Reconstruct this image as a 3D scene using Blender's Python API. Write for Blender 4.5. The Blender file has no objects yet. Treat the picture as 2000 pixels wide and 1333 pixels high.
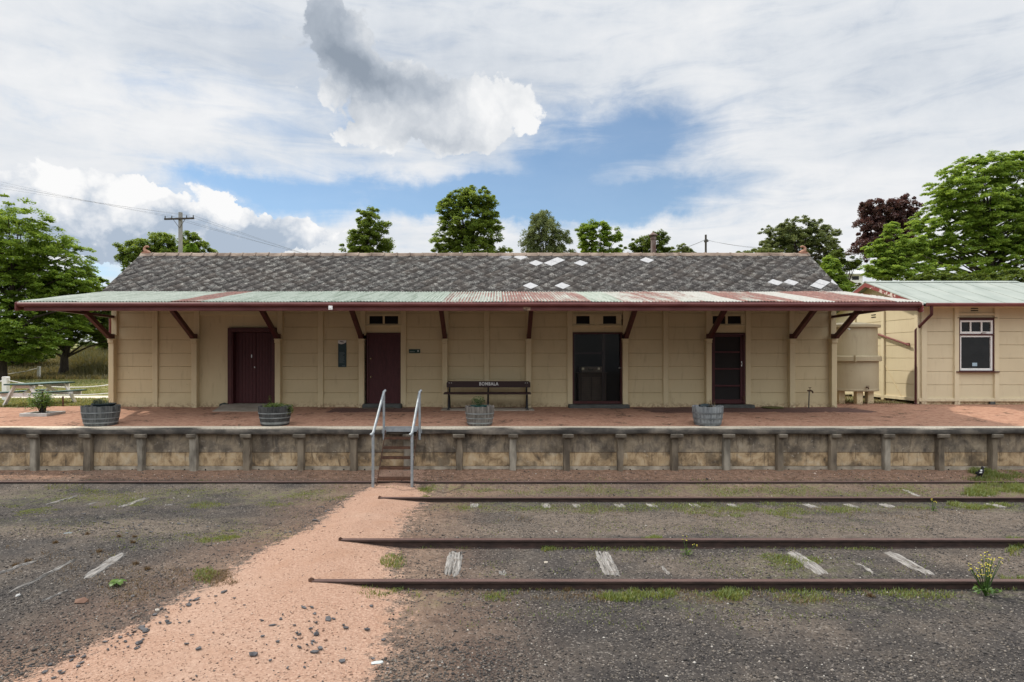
import bpy, math, random
import numpy as np
from mathutils import Vector, Matrix
random.seed(7); RNG = np.random.default_rng(7)
PI = math.pi
# ---------------------------------------------------------------- camera model
F, VX, HY, HC = 1225.0, 970.0, 697.0, 2.6
def PX(px, Y): return (px - VX) * Y / F
def PZ(py, Y): return HC - (py - HY) * Y / F
def GY(py, z): return (HC - z) * F / (py - HY)          # depth of a ground point at height z
sc = bpy.context.scene
COL = sc.collection
# ---------------------------------------------------------------- helpers
class MB:
    def __init__(s): s.v = []; s.f = []; s.m = []; s.cur = 0
    def add(s, vs, fs, m=None):
        o = len(s.v); s.v += [tuple(map(float, p)) for p in vs]
        for f in fs: s.f.append([i + o for i in f]); s.m.append(s.cur if m is None else m)
    def box(s, x0, x1, y0, y1, z0, z1, m=None):
        s.add([(x0,y0,z0),(x1,y0,z0),(x1,y1,z0),(x0,y1,z0),(x0,y0,z1),(x1,y0,z1),(x1,y1,z1),(x0,y1,z1)],
              [(0,3,2,1),(4,5,6,7),(0,1,5,4),(1,2,6,5),(2,3,7,6),(3,0,4,7)], m)
    def prism(s, prof, axis, a, b, m=None):
        # closed profile extruded along an axis: 'x' prof=(y,z), 'y' prof=(x,z), 'z' prof=(x,y)
        def P(p, t): return {'x':(t,p[0],p[1]), 'y':(p[0],t,p[1]), 'z':(p[0],p[1],t)}[axis]
        n = len(prof)
        s.add([P(p,a) for p in prof] + [P(p,b) for p in prof],
              [tuple(range(n)), tuple(range(2*n-1, n-1, -1))] + [(i, i+n, (i+1)%n+n, (i+1)%n) for i in range(n)], m)
    def beam(s, p, q, w, h, m=None, up=(0,0,1)):
        p = Vector(p); q = Vector(q); d = (q-p).normalized(); u = Vector(up)
        r = d.cross(u)
        if r.length < 1e-4: r = d.cross(Vector((0,1,0)))
        r.normalize(); u = r.cross(d)
        vs = [c + r*a*w/2 + u*b*h/2 for c in (p,q) for a,b in ((-1,-1),(1,-1),(1,1),(-1,1))]
        s.add(vs, [(3,2,1,0),(4,5,6,7),(0,1,5,4),(1,2,6,5),(2,3,7,6),(3,0,4,7)], m)
    def tube(s, pts, rad, n=8, m=None, cap=True):
        pts = [Vector(p) for p in pts]; k = len(pts)
        rs = rad if isinstance(rad, (list, tuple)) else [rad]*k
        vs = []; ref = None
        for i, p in enumerate(pts):
            d = (pts[min(i+1,k-1)] - pts[max(i-1,0)]).normalized()
            if ref is None:
                ref = d.cross(Vector((0,0,1)))
                if ref.length < 1e-3: ref = Vector((1,0,0))
            r = (ref - d*ref.dot(d)).normalized(); ref = r; u = d.cross(r)
            for j in range(n):
                a = 2*PI*j/n; vs.append(p + (r*math.cos(a) + u*math.sin(a))*rs[i])
        fs = [(i*n+j, i*n+(j+1)%n, (i+1)*n+(j+1)%n, (i+1)*n+j) for i in range(k-1) for j in range(n)]
        if cap: fs += [tuple(range(n-1,-1,-1)), tuple(range((k-1)*n, k*n))]
        s.add(vs, fs, m)
    def lathe(s, c, prof, n=24, m=None, a0=0.0):
        vs = []; k = len(prof)
        for r, z in prof:
            for j in range(n):
                a = a0 + 2*PI*j/n; vs.append((c[0]+r*math.cos(a), c[1]+r*math.sin(a), c[2]+z))
        fs = [(i*n+j, i*n+(j+1)%n, (i+1)*n+(j+1)%n, (i+1)*n+j) for i in range(k-1) for j in range(n)]
        if prof[0][0] > 1e-4: fs.append(tuple(range(n-1,-1,-1)))
        if prof[-1][0] > 1e-4: fs.append(tuple(range((k-1)*n, k*n)))
        s.add(vs, fs, m)
    def ico(s, c, r, sx=1, sy=1, sz=1, jit=0.0, m=None):
        t = (1+5**.5)/2
        vs = [(-1,t,0),(1,t,0),(-1,-t,0),(1,-t,0),(0,-1,t),(0,1,t),(0,-1,-t),(0,1,-t),(t,0,-1),(t,0,1),(-t,0,-1),(-t,0,1)]
        fs = [(0,11,5),(0,5,1),(0,1,7),(0,7,10),(0,10,11),(1,5,9),(5,11,4),(11,10,2),(10,7,6),(7,1,8),(3,9,4),(3,4,2),(3,2,6),(3,6,8),(3,8,9),(4,9,5),(2,4,11),(6,2,10),(8,6,7),(9,8,1)]
        out = []
        for v in vs:
            q = Vector(v).normalized()*r*(1+random.uniform(-jit,jit)); out.append((c[0]+q.x*sx, c[1]+q.y*sy, c[2]+q.z*sz))
        s.add(out, fs, m)
    def build(s, name, mats, parent=None, bevel=0, smooth=None, kind=None, label=None):
        me = bpy.data.meshes.new(name)
        off = parent_origin(parent)
        me.from_pydata([(a-off[0], b-off[1], c-off[2]) for a,b,c in s.v], [], s.f)
        mats = mats if isinstance(mats, (list,tuple)) else [mats]
        for m in mats: me.materials.append(m)
        if len(mats) > 1: me.polygons.foreach_set('material_index', s.m)
        me.validate()
        o = bpy.data.objects.new(name, me); COL.objects.link(o)
        if parent: o.parent = parent
        if smooth is not None:
            me.polygons.foreach_set('use_smooth', [True]*len(me.polygons)); me.set_sharp_from_angle(angle=math.radians(smooth))
        if bevel:
            b = o.modifiers.new('bevel', 'BEVEL'); b.width = bevel; b.segments = 1; b.limit_method = 'ANGLE'; b.angle_limit = math.radians(50)
        if kind: o['kind'] = kind
        if label: o['label'] = label
        return o
def parent_origin(p):
    v = Vector((0,0,0))
    while p: v += p.location; p = p.parent
    return v
def npmesh(name, V, Fc, mat, parent=None, attrs=None, smooth=False, kind=None, attr_dom='POINT'):
    V = np.asarray(V, dtype=np.float32).reshape(-1,3).copy(); Fc = np.asarray(Fc, dtype=np.int32); k = Fc.shape[1]
    V -= np.array(parent_origin(parent), dtype=np.float32)
    me = bpy.data.meshes.new(name)
    me.vertices.add(len(V)); me.vertices.foreach_set('co', V.ravel())
    me.loops.add(Fc.size); me.loops.foreach_set('vertex_index', Fc.ravel())
    me.polygons.add(len(Fc)); me.polygons.foreach_set('loop_start', np.arange(0, Fc.size, k, dtype=np.int32))
    if smooth: me.polygons.foreach_set('use_smooth', np.ones(len(Fc), dtype=bool))
    me.update(calc_edges=True)
    for n, a in (attrs or {}).items():
        at = me.attributes.new(n, 'FLOAT', attr_dom); at.data.foreach_set('value', np.asarray(a, dtype=np.float32))
    me.materials.append(mat)
    o = bpy.data.objects.new(name, me); COL.objects.link(o)
    if parent: o.parent = parent
    if kind: o['kind'] = kind
    return o
def thing(name, label, cat, loc=(0,0,0), group=None):
    o = bpy.data.objects.new(name, None); o.empty_display_size = .2; COL.objects.link(o); o.location = loc
    return tag(o, label, cat, group)
def tag(o, label, cat, group=None):
    o['label'] = label; o['category'] = cat
    if group: o['group'] = group
    return o
def dup(root, loc, label=None, rotz=0):
    r = root.copy(); COL.objects.link(r); r.location = loc; r.rotation_euler = (0,0,rotz)
    if label: r['label'] = label
    for ch in list(root.children):
        c = ch.copy(); COL.objects.link(c); c.parent = r
        for g in ch.children:
            d = g.copy(); COL.objects.link(d); d.parent = c
    return r
def smooth(a, b, x): t = np.clip((np.asarray(x, dtype=float)-a)/(b-a), 0, 1); return t*t*(3-2*t)
_lat = RNG.random((256,256))
def vnoise(x, y):
    xi = np.floor(x).astype(int); yi = np.floor(y).astype(int); fx = x-xi; fy = y-yi
    fx = fx*fx*(3-2*fx); fy = fy*fy*(3-2*fy)
    g = lambda a, b: _lat[a & 255, b & 255]
    return (g(xi,yi)*(1-fx)+g(xi+1,yi)*fx)*(1-fy)+(g(xi,yi+1)*(1-fx)+g(xi+1,yi+1)*fx)*fy
def fbm(x, y, o=4):
    s = 0; a = .5
    for i in range(o): s = s + a*vnoise(x*2**i+17*i, y*2**i+31*i); a *= .5
    return s/(1-.5**o)
# ---------------------------------------------------------------- materials
class NT:
    def __init__(s, tree): s.t = tree; s.n = tree.nodes; s.l = tree.links
    def node(s, typ, **kw):
        n = s.n.new(typ)
        for k, v in kw.items(): setattr(n, k, v)
        return n
    def put(s, sock, v):
        if isinstance(v, bpy.types.NodeSocket): s.l.new(v, sock)
        elif v is not None: sock.default_value = v
    def math(s, op, a, b=None, c=None, clamp=False):
        n = s.node('ShaderNodeMath', operation=op, use_clamp=clamp)
        s.put(n.inputs[0], a); s.put(n.inputs[1], b)
        if c is not None: s.put(n.inputs[2], c)
        return n.outputs[0]
    def ss(s, v, a, b, lo=0.0, hi=1.0):
        n = s.node('ShaderNodeMapRange', interpolation_type='SMOOTHSTEP')
        s.put(n.inputs['Value'], v); n.inputs['From Min'].default_value = a; n.inputs['From Max'].default_value = b
        n.inputs['To Min'].default_value = lo; n.inputs['To Max'].default_value = hi
        return n.outputs[0]
    def noise(s, vec, scale, detail=4, rough=.55, dist=0.0):
        n = s.node('ShaderNodeTexNoise'); s.put(n.inputs['Vector'], vec)
        n.inputs['Scale'].default_value = scale; n.inputs['Detail'].default_value = detail; n.inputs['Roughness'].default_value = rough; n.inputs['Distortion'].default_value = dist
        return n.outputs['Fac']
    def voro(s, vec, scale, feature='F1', out='Distance'):
        n = s.node('ShaderNodeTexVoronoi', feature=feature); s.put(n.inputs['Vector'], vec); n.inputs['Scale'].default_value = scale
        return n.outputs[out]
    def ramp(s, v, stops, interp='LINEAR'):
        n = s.node('ShaderNodeValToRGB'); s.put(n.inputs[0], v); cr = n.color_ramp; cr.interpolation = interp
        while len(cr.elements) < len(stops): cr.elements.new(.5)
        for e, (p, c) in zip(cr.elements, stops): e.position = p; e.color = (*c, 1) if len(c) == 3 else c
        return n.outputs[0]
    def mix(s, f, a, b, mode='MIX'):
        n = s.node('ShaderNodeMix', data_type='RGBA', blend_type=mode)
        s.put(n.inputs[0], f)
        for i, v in ((6,a),(7,b)):
            if isinstance(v, tuple) and len(v) == 3: v = (*v, 1)
            s.put(n.inputs[i], v)
        return n.outputs[2]
    def pos(s, scale=(1,1,1)):
        g = s.node('ShaderNodeNewGeometry').outputs['Position']
        if scale == (1,1,1): return g
        n = s.node('ShaderNodeMapping'); s.put(n.inputs['Vector'], g); n.inputs['Scale'].default_value = scale
        return n.outputs[0]
    def attr(s, name):
        return s.node('ShaderNodeAttribute', attribute_name=name).outputs['Fac']
def newmat(name):
    m = bpy.data.materials.new(name); m.use_nodes = True; t = NT(m.node_tree); t.n.clear()
    out = t.node('ShaderNodeOutputMaterial'); b = t.node('ShaderNodeBsdfPrincipled'); t.l.new(b.outputs[0], out.inputs[0])
    b.inputs['Specular IOR Level'].default_value = .3
    return m, t, b, out
def bump(t, b, h, strength=.4, dist=.02):
    n = t.node('ShaderNodeBump'); n.inputs['Strength'].default_value = strength; n.inputs['Distance'].default_value = dist
    t.put(n.inputs['Height'], h); t.l.new(n.outputs[0], b.inputs['Normal'])
def simple(name, c1, c2=None, scale=3, rough=.75, detail=6, bmp=0.0, stretch=(1,1,1), metal=0, lo=.35, hi=.65, bscale=None, spec=.3):
    m, t, b, o = newmat(name); p = t.pos(stretch); n = t.noise(p, scale, detail)
    b.inputs['Roughness'].default_value = rough; b.inputs['Metallic'].default_value = metal; b.inputs['Specular IOR Level'].default_value = spec
    t.put(b.inputs['Base Color'], t.ramp(n, [(lo, c1), (hi, c2 or c1)]))
    if bmp: bump(t, b, t.noise(p, bscale or scale*6, 5), bmp, .01)
    return m
M = {}
def wallmat(name, base, dark, dirt):
    m, t, b, o = newmat(name); p = t.pos()
    n1 = t.noise(p, .9, 5); n2 = t.noise(t.pos((5,5,.8)), 2.2, 6); n3 = t.noise(p, 14, 5)
    c = t.mix(t.ss(n1, .35, .7), base, dark)
    c = t.mix(t.ss(n2, .54, .78, 0, .42), c, dirt)
    z = t.node('ShaderNodeSeparateXYZ'); t.put(z.inputs[0], p)
    foot = t.math('MULTIPLY', t.ss(z.outputs[2], 1.1, 1.34, 1, 0), t.ss(n3, .42, .62))      # splash marks along the foot of the wall
    c = t.mix(t.math('MULTIPLY', foot, .8), c, (.25,.15,.09))
    sp = t.ss(t.voro(p, 3.1), .02, .035, 1, 0)
    c = t.mix(t.math('MULTIPLY', sp, .6), c, (.16,.10,.05))
    t.put(b.inputs['Base Color'], c); b.inputs['Roughness'].default_value = .6
    bump(t, b, t.noise(t.pos((2,2,9)), 6, 6), .12, .01)
    return m
M['cream'] = wallmat('cream_paint', (.635,.53,.325), (.575,.475,.285), (.39,.305,.18))
M['cream_trim'] = wallmat('cream_trim_paint', (.665,.56,.35), (.61,.51,.31), (.45,.355,.21))
M['cream_pale'] = wallmat('pale_cream_paint', (.61,.525,.355), (.565,.48,.32), (.45,.365,.24))
M['cream_pale_trim'] = wallmat('pale_cream_trim_paint', (.635,.55,.375), (.59,.505,.34), (.47,.385,.255))
M['tank_paint'] = wallmat('tank_paint', (.43,.365,.24), (.37,.31,.20), (.25,.20,.13))
M['maroon'] = simple('maroon_paint', (.062,.019,.019), (.088,.026,.025), 6, .45, bmp=.08)
M['maroon_door'] = simple('dark_maroon_paint', (.060,.015,.017), (.078,.020,.022), 5, .5, bmp=.08, stretch=(6,1,1))
M['fascia'] = simple('oxide_red_paint', (.125,.037,.035), (.175,.062,.056), 3.5, .5, bmp=.06, stretch=(.6,1,2))
M['pipe_red'] = simple('brick_red_paint', (.15,.045,.041), (.19,.06,.053), 3, .45)
M['white'] = simple('white_paint', (.74,.73,.70), (.80,.79,.76), 4, .5)
M['worn_white'] = simple('worn_white_paint', (.68,.67,.65), (.84,.83,.81), 5, .6, lo=.3, hi=.5, bmp=.1)
M['glass_dark'] = simple('dark_glass', (.012,.013,.013), (.02,.021,.021), 2, .08, spec=.5)
M['steel'] = simple('galvanised_steel', (.24,.265,.28), (.34,.365,.38), 9, .5, metal=.3)
M['rail_side'] = simple('rusty_rail', (.030,.020,.017), (.060,.036,.029), 7, .7, bmp=.25, stretch=(1,1,3))
M['rail_top'] = simple('worn_rail_head', (.115,.068,.058), (.15,.095,.082), 5, .42, metal=.3, stretch=(.5,4,1))
M['rust'] = simple('rusty_iron', (.060,.030,.020), (.12,.060,.036), 12, .85, bmp=.3)
M['black_iron'] = simple('black_iron', (.014,.014,.016), (.022,.021,.022), 8, .5)
M['bench_wood'] = simple('dark_brown_bench_paint', (.030,.014,.014), (.042,.020,.019), 6, .45, stretch=(1,6,6))
M['letter'] = simple('white_lettering', (.76,.75,.72))
M['interior'] = simple('dim_interior', (.022,.018,.016), (.030,.025,.022), 2, .9)
M['brass'] = simple('brass_hardware', (.62,.52,.30), (.70,.60,.36), 9, .3, metal=.8)
M['chrome'] = simple('metal_hardware', (.6,.6,.58), (.7,.7,.68), 9, .3, metal=.7)
M['slab'] = simple('grey_concrete', (.25,.215,.17), (.34,.30,.25), 4, .85, bmp=.2)
M['sill'] = simple('dark_grey_sill', (.060,.064,.060), (.095,.098,.09), 6, .7, bmp=.15)
M['terracotta'] = simple('terracotta', (.30,.14,.09), (.42,.25,.17), 7, .8, bmp=.2)
M['flue'] = simple('rusty_flue', (.10,.045,.032), (.26,.225,.20), 5, .7, metal=.2, stretch=(1,1,.5))
M['soil'] = simple('dark_soil', (.022,.017,.013), (.045,.033,.024), 25, .95, bmp=.5)
M['pot_teal'] = simple('teal_plastic', (.012,.055,.055), (.018,.075,.07), 3, .4)
M['pot_dark'] = simple('dark_plastic', (.012,.022,.026), (.02,.034,.038), 3, .45)
M['green_paint'] = simple('green_table_paint', (.10,.16,.15), (.16,.23,.21), 3, .4, stretch=(4,1,1))
M['green_edge'] = simple('dark_green_edge', (.018,.05,.042), (.026,.065,.055), 3, .5)
M['rope'] = simple('white_rope', (.62,.60,.56), (.74,.72,.68), 20, .8)
M['pole'] = simple('weathered_pole', (.24,.235,.22), (.36,.35,.33), 3, .9, stretch=(8,8,.5), bmp=.3)
M['pole_dark'] = simple('dark_timber', (.045,.038,.033), (.08,.07,.06), 4, .9)
M['wire'] = simple('wire_dark', (.12,.12,.125), (.15,.15,.155), 1, .6)
M['bark'] = simple('bark', (.035,.028,.022), (.075,.062,.05), 6, .95, bmp=.5, stretch=(1,1,.3))
M['brick'] = None
# sleepers: silvery cracked wood running along Y
def sleeper_mat():
    m, t, b, o = newmat('weathered_sleeper')
    p = t.pos((26, 1.6, 1)); n = t.noise(p, 1.6, 6, .65, .6); q = t.noise(t.pos((60,3,1)), 1.5, 4)
    c = t.ramp(n, [(.36,(.030,.026,.023)), (.43,(.16,.148,.135)), (.55,(.28,.265,.248)), (.7,(.38,.365,.345))])
    c = t.mix(t.ss(t.noise(t.pos(), 9, 4), .55, .7, 0, .6), c, (.14,.115,.095))
    t.put(b.inputs['Base Color'], c); b.inputs['Roughness'].default_value = .9
    bump(t, b, t.math('ADD', n, t.math('MULTIPLY', q, .4)), .8, .03)
    return m
M['sleeper'] = sleeper_mat()
def plat_mats():
    # stained pre-cast concrete: ochre and soot marks in their own patches
    def one(name, top):
        m, t, b, o = newmat(name); p = t.pos()
        n1 = t.noise(p, 1.5, 6, .6); n2 = t.noise(t.pos((1.9,2,1.5)), 1.9, 7, .66, .5); n3 = t.noise(p, 13, 6, .6); n4 = t.noise(t.pos((9,9,1.2)), 1.5, 5)
        if top:
            c = t.ramp(n2, [(.30,(.085,.072,.058)), (.44,(.18,.15,.115)), (.56,(.29,.235,.165)), (.72,(.38,.325,.245))])
        else:
            c = t.ramp(n2, [(.32,(.10,.076,.052)), (.42,(.25,.175,.10)), (.53,(.43,.315,.185)), (.70,(.52,.43,.30))])
        c = t.mix(t.ss(n1, .50, .64, 0, .68), c, (.062,.050,.039))
        c = t.mix(t.ss(n4, .55, .66, 0, .5), c, (.07,.052,.036))
        c = t.mix(t.ss(n3, .60, .72, 0, .55), c, (.42,.37,.30))
        t.put(b.inputs['Base Color'], c); b.inputs['Roughness'].default_value = .9
        bump(t, b, n3, .25, .01)
        return m
    M['slab_top'] = one('sooty_concrete', True); M['slab_mid'] = one('ochre_stained_concrete', False)
plat_mats()
M['slab_low'] = simple('pale_concrete', (.19,.165,.125), (.40,.35,.275), 3.4, .9, bmp=.25, lo=.38, hi=.62)
M['post_conc'] = simple('post_concrete', (.13,.115,.092), (.34,.305,.245), 2.6, .9, bmp=.35, stretch=(2,2,.7), bscale=20)
M['post_dark'] = simple('post_concrete_dirty', (.085,.068,.050), (.22,.18,.13), 2.6, .9, bmp=.35, stretch=(2,2,.7), bscale=20)
M['corbel'] = simple('corbel_concrete', (.085,.072,.056), (.21,.18,.14), 4, .9, bmp=.3)
M['hole'] = simple('drain_dark', (.010,.009,.008))
def coping_mat():
    m, t, b, o = newmat('coping_concrete'); p = t.pos((.6,1,1)); n = t.noise(p, 2.6, 7, .65); n3 = t.noise(t.pos(), 22, 4)
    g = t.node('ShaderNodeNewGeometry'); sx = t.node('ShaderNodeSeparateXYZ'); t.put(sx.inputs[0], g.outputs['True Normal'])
    front = t.ramp(n, [(.34,(.040,.037,.034)), (.5,(.085,.077,.068)), (.66,(.20,.175,.145)), (.8,(.32,.29,.25))])   # dark blotchy face, paler top, split by the surface normal
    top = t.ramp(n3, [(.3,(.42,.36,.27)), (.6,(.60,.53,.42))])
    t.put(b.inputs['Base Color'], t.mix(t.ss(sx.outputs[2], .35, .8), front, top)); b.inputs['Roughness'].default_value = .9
    bump(t, b, n3, .3, .01); return m
M['coping'] = coping_mat()
def slate_mat():
    m, t, b, o = newmat('lichened_slate'); p = t.pos()
    n1 = t.noise(p, 1.3, 5); n2 = t.noise(p, 11, 7, .68); n3 = t.noise(t.pos((1,1,1.6)), 5, 6, .62)
    v = t.voro(p, 5.5)
    n5 = t.noise(p, 34, 7, .75); c = t.ramp(t.math('ADD', t.math('MULTIPLY', n2, .45), t.math('MULTIPLY', n5, .55)), [(.38,(.022,.020,.019)), (.49,(.066,.059,.055)), (.57,(.135,.124,.114)), (.65,(.36,.34,.315))])
    c = t.mix(t.ss(t.attr('tint'), .2, 1, 0, .55), c, (.085,.068,.056))
    c = t.mix(t.ss(n1, .5, .68, 0, .35), c, (.115,.102,.094))
    lich = t.math('MULTIPLY', t.ss(n3, .49, .60), t.ss(n5, .46, .58))
    c = t.mix(t.math('MULTIPLY', lich, .8), c, (.46,.45,.41))
    c = t.mix(t.math('MULTIPLY', t.ss(v, .03, .07, 1, 0), t.ss(n1, .46, .6)), c, (.50,.45,.37))
    c = t.mix(t.attr('white'), c, (.66,.66,.66))
    t.put(b.inputs['Base Color'], c); b.inputs['Roughness'].default_value = .85
    bump(t, b, n2, .35, .012); return m
M['slate'] = slate_mat()
M['slate_tile'] = simple('clean_grey_tile', (.36,.36,.37), (.46,.46,.46), 16, .7, bmp=.1)
def iron_mat():
    # corrugated sheets: attribute rust = how far each sheet has lost its pale green paint, pale = bare/white sheet
    m, t, b, o = newmat('corrugated_iron'); p = t.pos()
    r = t.attr('rust'); pl = t.attr('pale'); w = t.attr('crest')
    n1 = t.noise(t.pos((3.0,.55,.55)), 1.5, 7, .65); n2 = t.noise(p, 9, 6, .6); n3 = t.noise(t.pos((16,.5,.5)), 1.2, 5)
    green = t.ramp(n2, [(.35,(.20,.26,.21)), (.62,(.34,.385,.335))])
    green = t.mix(t.ss(n3, .50, .60, 0, .75), green, (.11,.155,.11))
    red = t.ramp(n2, [(.35,(.115,.050,.040)), (.62,(.245,.122,.098))])
    pale = t.ramp(n2, [(.35,(.30,.30,.275)), (.65,(.42,.41,.38))])
    c = t.mix(pl, green, pale)
    f = t.math('ADD', t.math('MULTIPLY', t.math('SUBTRACT', n1, .5), 1.7), t.math('SUBTRACT', r, t.math('MULTIPLY', w, .22)))
    c = t.mix(t.ss(f, .38, .62), c, red)
    t.put(b.inputs['Base Color'], c); b.inputs['Roughness'].default_value = .62; b.inputs['Specular IOR Level'].default_value = .35
    return m
M['iron'] = iron_mat()
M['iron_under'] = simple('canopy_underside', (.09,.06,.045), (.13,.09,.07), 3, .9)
M['pale_roof'] = simple('pale_green_roof_paint', (.27,.305,.275), (.34,.37,.335), 1.2, .6, stretch=(2,1,1))
def barrel_mat(name, c1, c2):
    m, t, b, o = newmat(name); n = t.noise(t.pos((14,14,1.2)), 1.5, 6, .6); g = t.noise(t.pos(), 7, 5)
    c = t.ramp(n, [(.35, c1), (.62, c2)]); c = t.mix(t.ss(g, .52, .7, 0, .6), c, tuple(x*.5 for x in c1))
    t.put(b.inputs['Base Color'], c); b.inputs['Roughness'].default_value = .85; bump(t, b, n, .4, .02); return m
M['barrel_a'] = barrel_mat('barrel_wood_dark', (.055,.06,.062), (.15,.155,.15))
M['barrel_b'] = barrel_mat('barrel_wood_black', (.035,.035,.034), (.085,.085,.082))
M['barrel_c'] = barrel_mat('barrel_wood_brown_grey', (.095,.085,.075), (.20,.185,.165))
M['barrel_d'] = barrel_mat('barrel_wood_blue_grey', (.12,.13,.138), (.27,.285,.29))
M['hoop'] = simple('barrel_hoop', (.20,.22,.22), (.34,.36,.36), 6, .6, metal=.3)
M['hoop_dark'] = simple('barrel_hoop_dark', (.11,.12,.125), (.2,.21,.215), 6, .6, metal=.3)
def leafmat(name, c1, c2, c3, trans=.35):
    m = bpy.data.materials.new(name); m.use_nodes = True; t = NT(m.node_tree); t.n.clear()
    o = t.node('ShaderNodeOutputMaterial'); a = t.attr('tint')
    c = t.ramp(a, [(0, c1), (.55, c2), (1, c3)])
    d = t.node('ShaderNodeBsdfDiffuse'); t.put(d.inputs[0], c)
    tr = t.node('ShaderNodeBsdfTranslucent'); t.put(tr.inputs[0], t.mix(.35, c, (c3[0]*1.35, c3[1]*1.15, c3[2]*.5)))
    mx = t.node('ShaderNodeMixShader'); mx.inputs[0].default_value = trans+.12; t.l.new(d.outputs[0], mx.inputs[1]); t.l.new(tr.outputs[0], mx.inputs[2])
    gl = t.node('ShaderNodeBsdfGlossy'); gl.inputs['Roughness'].default_value = .45; gl.inputs[0].default_value = (.8,.85,.8,1)
    m2 = t.node('ShaderNodeMixShader'); m2.inputs[0].default_value = .035; t.l.new(mx.outputs[0], m2.inputs[1]); t.l.new(gl.outputs[0], m2.inputs[2])
    t.l.new(m2.outputs[0], o.inputs[0]); return m
M['leaf_linden'] = leafmat('linden_leaf', (0.105,0.177,0.029), (0.199,0.313,0.052), (0.351,0.480,0.084))
M['leaf_light'] = leafmat('light_green_leaf', (0.130,0.224,0.044), (0.249,0.378,0.074), (0.428,0.569,0.117))
M['leaf_lime'] = leafmat('lime_leaf', (0.108,0.204,0.024), (0.180,0.312,0.036), (0.264,0.408,0.060))
M['leaf_dark'] = leafmat('dark_green_leaf', (0.054,0.092,0.023), (0.112,0.166,0.036), (0.198,0.261,0.054))
M['leaf_oak'] = leafmat('mid_green_leaf', (0.090,0.148,0.034), (0.173,0.257,0.055), (0.314,0.407,0.081))
M['leaf_gum'] = leafmat('olive_gum_leaf', (0.092,0.128,0.048), (0.172,0.219,0.089), (0.287,0.329,0.144), .25)
M['leaf_plum'] = leafmat('purple_leaf', (0.057,0.033,0.033), (0.110,0.056,0.057), (0.202,0.097,0.094), .25)
M['leaf_herb'] = leafmat('herb_leaf', (.05,.085,.028), (.085,.14,.045), (.15,.21,.075))
M['leaf_grey'] = leafmat('grey_herb_leaf', (.05,.065,.045), (.09,.11,.08), (.15,.17,.12))
M['leaf_weed'] = leafmat('weed_leaf', (.06,.13,.02), (.10,.19,.03), (.17,.25,.05))
M['flower'] = simple('yellow_petal', (.50,.42,.05), (.60,.52,.09))
M['dry'] = leafmat('dry_grass', (.085,.050,.026), (.15,.095,.05), (.26,.19,.11), .2)
def grassmat():
    m = leafmat('grass_blade', (.07,.115,.018), (.15,.21,.04), (.34,.31,.13)); return m
M['grass'] = grassmat()
M['lawn_grass'] = leafmat('lawn_blade', (.095,.145,.03), (.18,.215,.055), (.40,.34,.17), .3)
M['bank_grass'] = leafmat('bank_blade', (.055,.070,.020), (.12,.115,.045), (.25,.20,.10), .3)
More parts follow.
